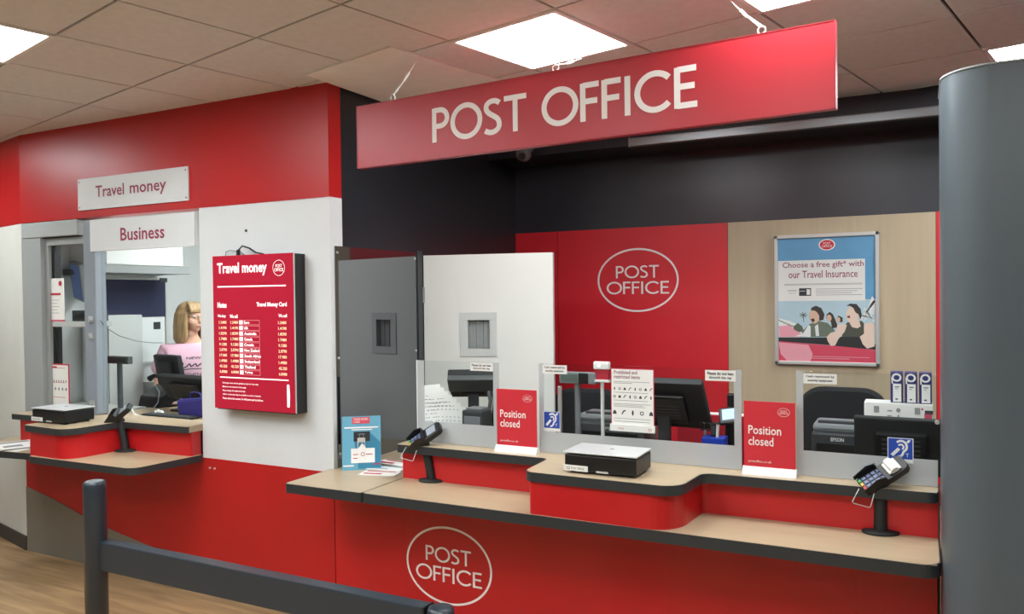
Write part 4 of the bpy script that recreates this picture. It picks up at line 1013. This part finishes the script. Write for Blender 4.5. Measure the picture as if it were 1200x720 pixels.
br = thing('queue_barrier', 'slate grey queue barrier with round post and flat rail before the counter', 'barrier', (-3.22, -1.1, 0))
f = B(); pr = [(0, .945), (.035, .945), (.043, .942), (.0465, .934), (.0475, .92), (.0475, 0), (0, 0)]
f.lathe((-3.235, -1.09, 0), pr, 28).build('post', RAILM, br)
B().lathe((-3.235, -1.09, .0), [(0, .9455), (.034, .9455), (.042, .942)], 28).build('post_cap', mat('cap_grey', '#74797c', .5), br)
B().box(-3.196, -1.50, -1.105, -1.045, .558, .683, .006).build('rail', RAILM, br)
B().box(-1.503, -1.495, -1.107, -1.043, .556, .685, .002).build('rail_end', BLACK, br)
f = B().lathe((-1.448, -1.075, 0), [(0, .688), (.03, .688), (.043, .683), (.0475, .67), (.0475, 0), (0, 0)], 28); f.build('post', RAILM, br)
for x in (-3.235, -1.448): B().cyl((x, -1.08, 0), (x, -1.08, .01), .09, n=24).build('floor_plate', RAILM, br)

# ================================================================== BOOTH CONTENTS
# left bay: notices and shelf items
def nbox(px): return pxbox(*px, .05)
x0, x1, z0, z1 = nbox((50.5, 327, 76, 377))
t = thing('counter_notice', 'white notice with a red foot on the high shelf of the booth window', 'notice', ((x0+x1)/2, .05, z0))
B().box(x0, x1, .046, .050, z0+.012, z1).build('sheet', PAPER, t); B().box(x0, x1, .042, .052, z0, z0+.012, .001).build('foot', mat('pink_foot', '#c85a68', .5), t)
g = Flat((0, .046, 0)); g.ell(x1-.035, z1-.035, .018, .018, 14); g.rect(x0+.03, z1-.115, x1-.03, z1-.100); g.build('red_print', INKR, t)
g = Flat((0, .046, 0)); [g.rect(x0+.03, z1-.15-.022*k, x1-.05-.02*(k % 2), z1-.147-.022*k) for k in range(5)]; g.build('grey_print', INKG, t)
x0, x1, z0, z1 = pxbox(58, 426, 82, 477, .05); z0 = ZU+.001
t = thing('counter_notice', 'white notice with rows of symbols in a red border behind the booth scale', 'notice', ((x0+x1)/2, .045, z0))
B().box(x0, x1, .048, .051, z0, z1).build('border', INKR, t); B().box(x0+.009, x1-.009, .046, .049, z0+.009, z1-.009).build('sheet', PAPER, t)
g = Flat((0, .046, 0)); w_ = x1-x0
for r_, n_, s_ in ((.38, 7, .008), (.55, 5, .011)):
    for k in range(n_): g.ell(x0+w_*(.14+.72*k/(n_-1)), z1-(z1-z0)*r_, s_*.6, s_, 8)
g.build('pictogram', INKD, t)
g = Flat((0, .046, 0)); [g.rect(x0+.03, z1-.03-.1*k, x1-.04, z1-.027-.1*k) for k in range(3)]; g.rect(x0+.02, z1-.028, x0+.09, z1-.018); g.build('print', INKR, t)
# tilted tv seen through left bay
t = thing('wall_monitor', 'blue grey monitor hung on the booth wall, seen edge on through the left bay', 'monitor', (-5.40, .32, 1.9))
M = Matrix.Translation((-5.42, .33, 1.90)) @ Matrix.Rotation(math.radians(-14), 4, 'Z') @ Matrix.Rotation(math.radians(10), 4, 'Y') @ Matrix.Rotation(math.radians(10), 4, 'X')
B().box(-.10, .10, -.02, .03, -.16, .12, .012).xf(M).build('housing', MIDG, t); B().box(-.085, .085, -.0225, -.019, -.145, .105).xf(M).build('screen', mat('blue_screen', '#5a6ea0', .25, emit=.1), t)
B().box(-5.556, -5.43, .30, .36, 1.93, 1.97).build('bracket', GREYB, t)
t = thing('label_printer', 'small dark box printer on the shelf in the left bay, behind the notice', 'printer', (-5.04, .15, 1.6))
B().box(-5.16, -4.93, .10, .21, 1.601, 1.675, .006).build('body', GREYB, t); B().box(-5.13, -4.96, .096, .101, 1.62, 1.655).build('front', BLACK, t)
t = thing('white_pot', 'small white pot on the booth counter behind the scale', 'pot', (-4.97, .12, .985))
B().lathe((-4.97, .14, .997), [(0, 0), (.032, 0), (.042, .10), (.04, .12), (0, .12)], 18).build('pot', WPLA, t); B().lathe((-4.97, .14, 1.117), [(0, .004), (.043, .004), (.044, 0), (.0, .0)], 18).build('lid', PAPER, t)
ds = thing('inner_shelf', 'pale desk extension inside the left bay of the booth', 'desk', (-5.1, .3, 0)); B().box(-5.50, -4.81, .105, .40, .955, .995, .003).build('top', mat('pale_desk', '#b8b8b0', .5), ds); B().box(-5.48, -4.83, .30, .33, 0, .955).build('panel', GREYF, ds)
# on the booth's left inner wall
xw = XA-.01
t = thing('notice_board', 'navy felt notice board on the booth wall behind the glass', 'board', (xw, .9, 1.6))
B().box(xw, xw+.015, .545, 1.165, 1.605, 1.905, .002).build('felt', NAVY, t)
f = B(); f.box(xw, xw+.020, .545, 1.18, 1.903, 1.918); f.box(xw, xw+.020, 1.165, 1.18, 1.20, 1.918); f.build('frame', ALU, t)
B().box(xw+.018, xw+.026, 1.11, 1.18, 1.885, 1.92).build('clip', INKD, t)
t = thing('whiteboard', 'whiteboard below the navy notice board inside the booth', 'board', (xw, .9, 1.25))
B().box(xw, xw+.012, .56, 1.16, 1.24, 1.60, .002).build('surface', mat('whiteboard_face', '#e6eae8', .2), t)
B().box(xw, xw+.03, .56, 1.16, 1.228, 1.24, .002).build('pen_rail', ALU, t)
B().box(xw+.0122, xw+.014, 1.05, 1.115, 1.50, 1.56).build('magnet', INKD, t, label='small dark square label')
t = thing('white_cabinet', 'pale steel cabinet against the booth wall below the notice board', 'cabinet', (-5.4, .66, 0))
B().box(xw+.03, -5.25, .42, .72, 0.02, 1.63, .004).build('body', mat('cabinet_white', '#c4c7c4', .45), t); B().box(-5.25, -5.238, .43, .71, .05, 1.60, .002).build('door', MATS['cabinet_white'], t); B().box(-5.238, -5.225, .68, .69, .9, 1.0).build('handle', ALU, t)
t = thing('air_conditioner', 'long white box unit under the booth ceiling', 'air conditioner', (-5.3, .9, 1.95))
B().box(xw+.001, -5.15, .36, 1.02, 2.00, 2.30, .006).build('casing', mat('unit_white', '#f0f0ec', .4), t)
B().box(xw+.001, -5.16, .36, 1.10, 1.94, 2.0, .004).build('underside', GREYF, t)
t = thing('white_drawer_unit', 'low pale drawer unit against the booth wall behind the chair', 'cabinet', (-5.35, 1.3, 0))
B().box(xw+.03, -5.15, .85, 1.9, .02, 1.10, .004).build('body', mat('unit_pale', '#c8cac8', .45), t)
for k in range(3): B().box(-5.15, -5.138, .87, 1.88, .08+.34*k, .40+.34*k, .003).build('drawer', MATS['unit_pale'], t)
# pole display on booth counter
t = thing('customer_display', 'grey pole display behind the glass at the left of the booth counter', 'price display', (-4.88, .25, .985))
B().box(-4.99, -4.775, .235, .275, 1.305, 1.356, .005).build('head', MATS['printer_grey'], t); B().box(-4.975, -4.79, .231, .236, 1.315, 1.345).build('window', mat('display_dark', '#2c3230', .3), t)
B().cyl((-4.885, .255, .985), (-4.885, .255, 1.306), .018).build('pole', MATS['printer_grey'], t); B().cyl((-4.885, .255, .955), (-4.885, .255, .99), .07).build('base', BLACK2, t)
# booth monitors, phone, keyboard
mo = thing('till_monitor', 'black monitor seen from behind in front of the woman, left of the purple bag', 'monitor', (-4.76, .56, .985), -.15)
M = Matrix.Translation((0, 0, .245)) @ Matrix.Rotation(math.radians(10), 4, 'X')
B().box(-.155, .155, -.02, .02, -.12, .12, .012).xf(M).build('housing', BLACK2, mo, local=True); B().box(-.09, .09, -.045, -.02, -.08, .08, .01).xf(M).build('rear_cover', BLACK, mo, local=True)
B().box(-.02, .02, -.01, .015, .01, .2, .003).build('stand_neck', BLACK, mo, local=True); B().box(-.09, .09, -.07, .07, 0, .014, .004).build('stand_base', BLACK, mo, local=True)
mo = thing('till_monitor', 'large black touch monitor lying low behind the booth glass, before the woman', 'monitor', (-4.40, .40, .985), -.05)
M = Matrix.Translation((0, 0, .175)) @ Matrix.Rotation(math.radians(30), 4, 'X')
B().box(-.24, .30, -.025, .02, -.10, .08, .012).xf(M).build('housing', BLACK2, mo, local=True); B().box(-.12, .16, -.05, -.02, -.08, .04, .01).xf(M).build('rear_cover', BLACK, mo, local=True)
B().box(-.02, .06, -.02, .03, .01, .10, .003).build('stand_neck', BLACK, mo, local=True); B().box(-.10, .14, -.06, .10, 0, .014, .004).build('stand_base', BLACK, mo, local=True)
t = thing('telephone', 'black desk telephone with its handset behind the pole display', 'telephone', (-4.80, .50, .985))
f = B(); f.add([(-4.92, .42, .986), (-4.70, .42, .986), (-4.70, .60, .986), (-4.92, .60, .986), (-4.92, .44, 1.06), (-4.70, .44, 1.06), (-4.70, .58, 1.13), (-4.92, .58, 1.13)], [(0, 1, 2, 3), (4, 5, 6, 7), (0, 1, 5, 4), (1, 2, 6, 5), (2, 3, 7, 6), (3, 0, 4, 7)]); f.build('base', BLACK, t)
B().tube([(-4.90, .50, 1.175), (-4.86, .51, 1.20), (-4.80, .51, 1.195), (-4.73, .50, 1.155)], [.022, .015, .015, .024], 10).build('handset', BLACK, t)
B().tube([(-4.75, .43, 1.14), (-4.70, .42, 1.10), (-4.69, .40, 1.03), (-4.68, .36, 1.0)], .004, 6).build('cord', MIDG, t)
t = thing('white_cable', 'pale cable looping over the booth counter beside the card terminal', 'cable', (-4.6, .1, .985))
B().tube([(-4.70, .16, .991), (-4.66, .14, 1.03), (-4.60, .12, 1.035), (-4.54, .10, 1.0), (-4.50, .09, .991), (-4.46, .12, .991)], .005, 8).build('cable', PAPER, t)
t = thing('keyboard', 'dark flat keyboard on the booth counter behind the glass', 'keyboard', (-4.35, .15, .985))
B().box(-4.50, -4.05, .105, .195, .986, 1.0, .004).build('body', BLACK2, t); B().box(-4.48, -4.07, .115, .185, 1.0, 1.004).build('keys', GREYB, t)
t = thing('tissue', 'crumpled white tissue on the dark till behind the booth glass', 'tissue', (-4.42, .26, 1.1))
f = B(); rr = random.Random(5)
for k in range(4): f.ball((-4.46+.02*k, .20, .998+.006*(k % 2)), .016+.004*rr.random(), .012, .010, 10, Matrix.Rotation(rr.random()*2, 4, 'Y'))
f.build('tissue', PAPER, t)
t = thing('purple_bag', 'purple bag on the booth desk beside the wall display', 'bag', (-4.2, .25, .985))
f = B(); f.add([(-4.27, .21, .986), (-4.0, .21, .986), (-4.0, .29, .986), (-4.27, .29, .986), (-4.31, .23, 1.09), (-4.0, .23, 1.12), (-4.0, .27, 1.12), (-4.31, .27, 1.09)], [(0, 1, 2, 3), (4, 5, 6, 7), (0, 1, 5, 4), (1, 2, 6, 5), (2, 3, 7, 6), (3, 0, 4, 7)]); f.build('bag', mat('purple_cloth', '#2c2270', .7, noise=.1, scale=20), t, bevel=.02)
B().tube([(-4.20, .25, 1.10), (-4.19, .25, 1.135), (-4.15, .25, 1.14), (-4.10, .25, 1.135), (-4.09, .25, 1.10)], .006, 6).build('strap', MATS['purple_cloth'], t)
t = thing('paper_stack', 'white papers on a black box in front of the woman', 'papers', (-4.3, .56, .985))
B().box(-4.56, -4.20, .53, .62, .986, 1.17).build('box', BLACK2, t); B().box(-4.55, -4.21, .535, .615, 1.17, 1.19).build('top_sheet', WPLA, t)
for k, (x, y) in enumerate(((-4.36, .56),)): pass
t = thing('office_chair', 'dark office chair inside the booth, beside the woman', 'chair', (-4.62, 1.25, 0))
B().box(-.22, .22, -.03, .03, .62, 1.08, .04).build('backrest', MATS['black_fabric'], t, local=True); B().box(-.24, .24, -.03, .42, .46, .54, .03).build('seat', MATS['black_fabric'], t, local=True)
B().cyl((0, .2, .10), (0, .2, .47), .03).build('gas_column', BLACK, t, local=True); B().box(-.03, .03, .02, .05, .5, .7).build('back_bar', BLACK, t, local=True)
for k in range(5): a_ = k*2*PI/5; B().tube([(0, .2, .09), (.28*math.cos(a_), .2+.28*math.sin(a_), .03)], [.025, .018], 8).build('base_arm', BLACK, t, local=True)
t = thing('wall_cable', 'thin pale cable sagging from the booth window post', 'cable', (-4.77, .05, 1.6))
B().tube([wp(118, 376, -.04), wp(124, 384, .1), wp(140, 394, .3), wp(160, 400, .5), wp(180, 402, .7), wp(192, 402, .9)], .003, 6).build('cable', MIDG, t)

# ================================================================== THE WOMAN IN THE BOOTH
def skin_mesh(verts, edges, radii, sub=2, root=0, voxel=None, extra=None, smooth=4):
    me = bpy.data.meshes.new('s'); me.from_pydata(verts, edges, []); o = bpy.data.objects.new('s', me); col.objects.link(o)
    sm = o.modifiers.new('skin', 'SKIN'); sm.use_smooth_shade = True
    for i, r_ in enumerate(radii):
        me.skin_vertices[0].data[i].radius = r_ if isinstance(r_, tuple) else (r_, r_)
        me.skin_vertices[0].data[i].use_root = (i == root)
    s_ = o.modifiers.new('sub', 'SUBSURF'); s_.levels = sub; s_.render_levels = sub
    dg = bpy.context.evaluated_depsgraph_get(); m2_ = bpy.data.meshes.new_from_object(o.evaluated_get(dg))
    r = ([v.co.copy() for v in m2_.vertices], [list(p_.vertices) for p_ in m2_.polygons])
    bpy.data.objects.remove(o); bpy.data.meshes.remove(me); bpy.data.meshes.remove(m2_)
    return r
def fuse(b_, voxel, smooth=4):
    me = bpy.data.meshes.new('f'); me.from_pydata([tuple(p_) for p_ in b_.v], [], b_.f); o = bpy.data.objects.new('f', me); col.objects.link(o)
    m_ = o.modifiers.new('r', 'REMESH'); m_.mode = 'VOXEL'; m_.voxel_size = voxel; m_.use_smooth_shade = True
    s_ = o.modifiers.new('sm', 'SMOOTH'); s_.iterations = smooth; s_.factor = .5
    dg = bpy.context.evaluated_depsgraph_get(); m2_ = bpy.data.meshes.new_from_object(o.evaluated_get(dg))
    r = B(); r.add([v.co for v in m2_.vertices], [list(p_.vertices) for p_ in m2_.polygons], True)
    bpy.data.objects.remove(o); bpy.data.meshes.remove(me); bpy.data.meshes.remove(m2_); return r
WX, WY = -4.93, .90
# local frame: she faces -y; x to her left; feet on the floor z = 0
wo = thing('person', 'woman with shoulder length blonde hair, glasses and a pink printed T-shirt behind the booth glass', 'person', (WX, WY, 0), math.radians(56))
wo.scale = (1.05, 1.05, .968)
V = [(0, 0, .98), (0, .0, 1.10), (0, .0, 1.24), (0, .005, 1.38), (0, .01, 1.46), (0, .0, 1.55),        # 0-5 pelvis..neck
     (-.09, 0, .92), (-.10, -.01, .50), (-.10, .01, .09), (-.10, -.12, .035),                       # 6-9 right leg
     (.09, 0, .92), (.10, -.01, .50), (.10, .01, .09), (.10, -.12, .035),                           # 10-13 left leg
     (-.17, .01, 1.40), (-.225, -.0, 1.12), (-.19, -.20, 1.06), (-.175, -.245, 1.06),                # 14-17 right arm bent forward
     (.17, .01, 1.40), (.225, -.0, 1.12), (.19, -.20, 1.06), (.175, -.245, 1.06)]
E_ = [(0, 1), (1, 2), (2, 3), (3, 4), (4, 5), (0, 6), (6, 7), (7, 8), (8, 9), (0, 10), (10, 11), (11, 12), (12, 13), (3, 14), (14, 15), (15, 16), (16, 17), (3, 18), (18, 19), (19, 20), (20, 21)]
Rr_ = [(.16, .12), (.14, .105), (.145, .115), (.13, .10), (.06, .06), (.05, .052), (.09, .09), (.06, .06), (.04, .04), (.035, .03), (.09, .09), (.06, .06), (.04, .04), (.035, .03),
       .058, .042, .028, .026, .058, .042, .028, .026]
vb, fb = skin_mesh(V, E_, Rr_)
bd = B(); bd.add(vb, fb)
# hands: palm plus separate fingers, resting on the desk edge
for sx in (-1, 1):
    px_, py_, pz_ = sx*.172, -.275, 1.056
    bd.ball((px_, py_, pz_), .038, .045, .016, 12)
    for k in range(4):
        ln = (.062, .070, .066, .052)[k]; bx_ = px_+(-.027+.018*k)*(1 if sx < 0 else -1)*-1
        bd.tube([(bx_, py_-.025, pz_+.002), (bx_, py_-.045-ln*.35, pz_-.002), (bx_, py_-.045-ln*.75, pz_-.014), (bx_, py_-.04-ln, pz_-.026)], [.0095, .009, .008, .0065], 8)
    bd.tube([(px_-sx*.03, py_+.01, pz_), (px_-sx*.052, py_-.02, pz_-.004), (px_-sx*.058, py_-.05, pz_-.012)], [.011, .010, .008], 8)
# head turned towards her left
HM = Matrix.Translation((0, -.005, 1.655)) @ Matrix.Rotation(math.radians(32), 4, 'Z')
hd = B()
hd.ball((0, .01, .02), .073, .090, .098, 20); hd.ball((0, -.028, -.045), .054, .060, .062, 16); hd.ball((0, -.055, -.092), .022, .022, .018, 12)
hd.ball((0, -.088, -.028), .011, .018, .016, 10); hd.tube([(0, -.078, .02), (0, -.092, -.02)], [.006, .011], 8)
hd.ball((0, -.080, -.064), .022, .010, .007, 10); hd.ball((0, -.078, -.073), .020, .010, .006, 10)
for s_ in (-1, 1): hd.ball((s_*.045, -.055, -.03), .022, .022, .025, 10); hd.ball((s_*.073, .012, -.015), .008, .018, .030, 10)
hd.tube([(0, .015, -.06), (0, .01, -.14)], .050, 14)
hd.xf(HM); bd.v_off = 0; bd.add(hd.v, hd.f)
SKIN = mat('skin', '#d9a88e', .5); SKIN.node_tree.nodes['Principled BSDF'].inputs['Subsurface Weight'].default_value = .1
fuse(bd, .0065, 3).build('body', SKIN, wo, local=True)
f = B()
for s_ in (-1, 1): f.ball((s_*.030, -.073, .008), .012, .009, .009, 10)
f.xf(HM).build('eyes', WPLA, wo, local=True)
f = B()
for s_ in (-1, 1): f.ball((s_*.030, -.081, .007), .005, .003, .005, 8)
f.xf(HM).build('iris', mat('iris', '#3c4a58', .3), wo, local=True)
f = B()
for s_ in (-1, 1):
    f.tube([(s_*.031+.021*math.cos(a_*PI/8), -.091, .004+.014*math.sin(a_*PI/8)) for a_ in range(16)], .0016, 6, closed=True)
    f.tube([(s_*.052, -.090, .008), (s_*.072, -.05, .008), (s_*.076, .01, .004)], .0018, 6)
f.tube([(-.010, -.092, .008), (.010, -.092, .008)], .0016, 6); f.xf(HM).build('glasses', INKD, wo, local=True)
f = B(); f.ball((0, -.0865, -.068), .018, .006, .006, 10); f.xf(HM).build('lips', mat('lips', '#b06a68', .5), wo, local=True)
# hair: cap plus hanging locks around the head
HAIR = mat('blonde_hair', '#a88a62', .55, noise=.25, scale=60, stretch=(1, 1, .12))
h = B(); h.ball((0, .024, .034), .090, .096, .098, 20); h.ball((0, .05, -.03), .082, .062, .10, 16)
rr = random.Random(11)
for k in range(34):
    a_ = math.radians(-38+256*k/33)       # from one temple round the back to the other
    cx_, cy_ = math.cos(a_), math.sin(a_)
    r0 = .078; ln = .20+.03*rr.random(); w1 = rr.uniform(-.006, .006)
    h.tube([(cx_*r0*.7, .018+cy_*r0*.75, .085), (cx_*(r0+.010), .018+cy_*(r0+.012), .03), (cx_*(r0+.018)+w1, .02+cy_*(r0+.018), -.06), (cx_*(r0+.022), .022+cy_*(r0+.018), -.06-ln*.45), (cx_*(r0+.012)+w1, .02+cy_*(r0+.004), -.06-ln*.62)], [.013, .016, .016, .014, .007], 8)
for k in range(7):
    x = -.055+.018*k; h.tube([(x*.5, .0, .118), (x, -.055, .098), (x*1.15, -.076, .062), (x*1.3+.004, -.083, .038)], [.014, .014, .012, .007], 8)
h.xf(HM); fuse(h, .0065, 1).build('hair', HAIR, wo, local=True)
# clothes
Vt = [(0, 0, .96), (0, 0, 1.10), (0, 0, 1.24), (0, .005, 1.38), (0, .008, 1.45), (-.165, .01, 1.395), (-.225, .0, 1.21), (.165, .01, 1.395), (.225, .0, 1.21)]
Et = [(0, 1), (1, 2), (2, 3), (3, 4), (3, 5), (5, 6), (3, 7), (7, 8)]
vt, ft = skin_mesh(Vt, Et, [(.185, .14), (.165, .125), (.165, .135), (.15, .118), (.098, .09), .078, .072, .078, .072])
f = B(); f.add(vt, ft, True); shirt = f.build('t_shirt', mat('pink_jersey', '#e2b4c4', .8, noise=.04, scale=12), wo, local=True)
vt, ft = skin_mesh([(0, 0, 1.0), (0, 0, .93), (-.095, 0, .88), (-.10, -.01, .50), (-.10, .01, .10), (.095, 0, .88), (.10, -.01, .50), (.10, .01, .10)],
                   [(0, 1), (1, 2), (2, 3), (3, 4), (1, 5), (5, 6), (6, 7)], [(.17, .13), (.17, .13), .105, .08, .07, .105, .08, .07])
f = B(); f.add(vt, ft, True); f.build('trousers', mat('dark_trousers', '#23252c', .8), wo, local=True)
for sx in (-.1, .1): f = B(); f.ball((sx, -.06, .04), .055, .13, .045, 14); f.build('shoe', BLACK2, wo, local=True)
# print on the shirt, laid on the chest by ray casting
g = Flat((0, -.3, 0))
g.text('NEW', -.05, 1.335, .05, 1.355, .01)
g.line(smooth_pts([(-.11, 1.285), (-.10, 1.315), (-.075, 1.31), (-.08, 1.285), (-.115, 1.265), (-.06, 1.275), (-.03, 1.30), (-.02, 1.28), (.01, 1.30), (.02, 1.28), (.05, 1.30), (.06, 1.28), (.10, 1.30)], 5), .009)
g.line(smooth_pts([(-.11, 1.25), (-.02, 1.262), (.10, 1.255)], 5), .007)
g.text('AUTHENTIC', -.11, 1.205, .11, 1.230, .01)
from mathutils.bvhtree import BVHTree
bvh = BVHTree.FromPolygons(vt_ := [v.co.copy() for v in shirt.data.vertices], [list(p_.vertices) for p_ in shirt.data.polygons])
nv = []
for p_ in g.v:
    hit = bvh.ray_cast(Vector((p_.x, -1, p_.z)), Vector((0, 1, 0)))
    nv.append(hit[0]+Vector((0, -.003, 0)) if hit[0] else Vector((p_.x, -.12, p_.z)))
g.v = nv; g.build('shirt_print', INKD, wo, local=True)
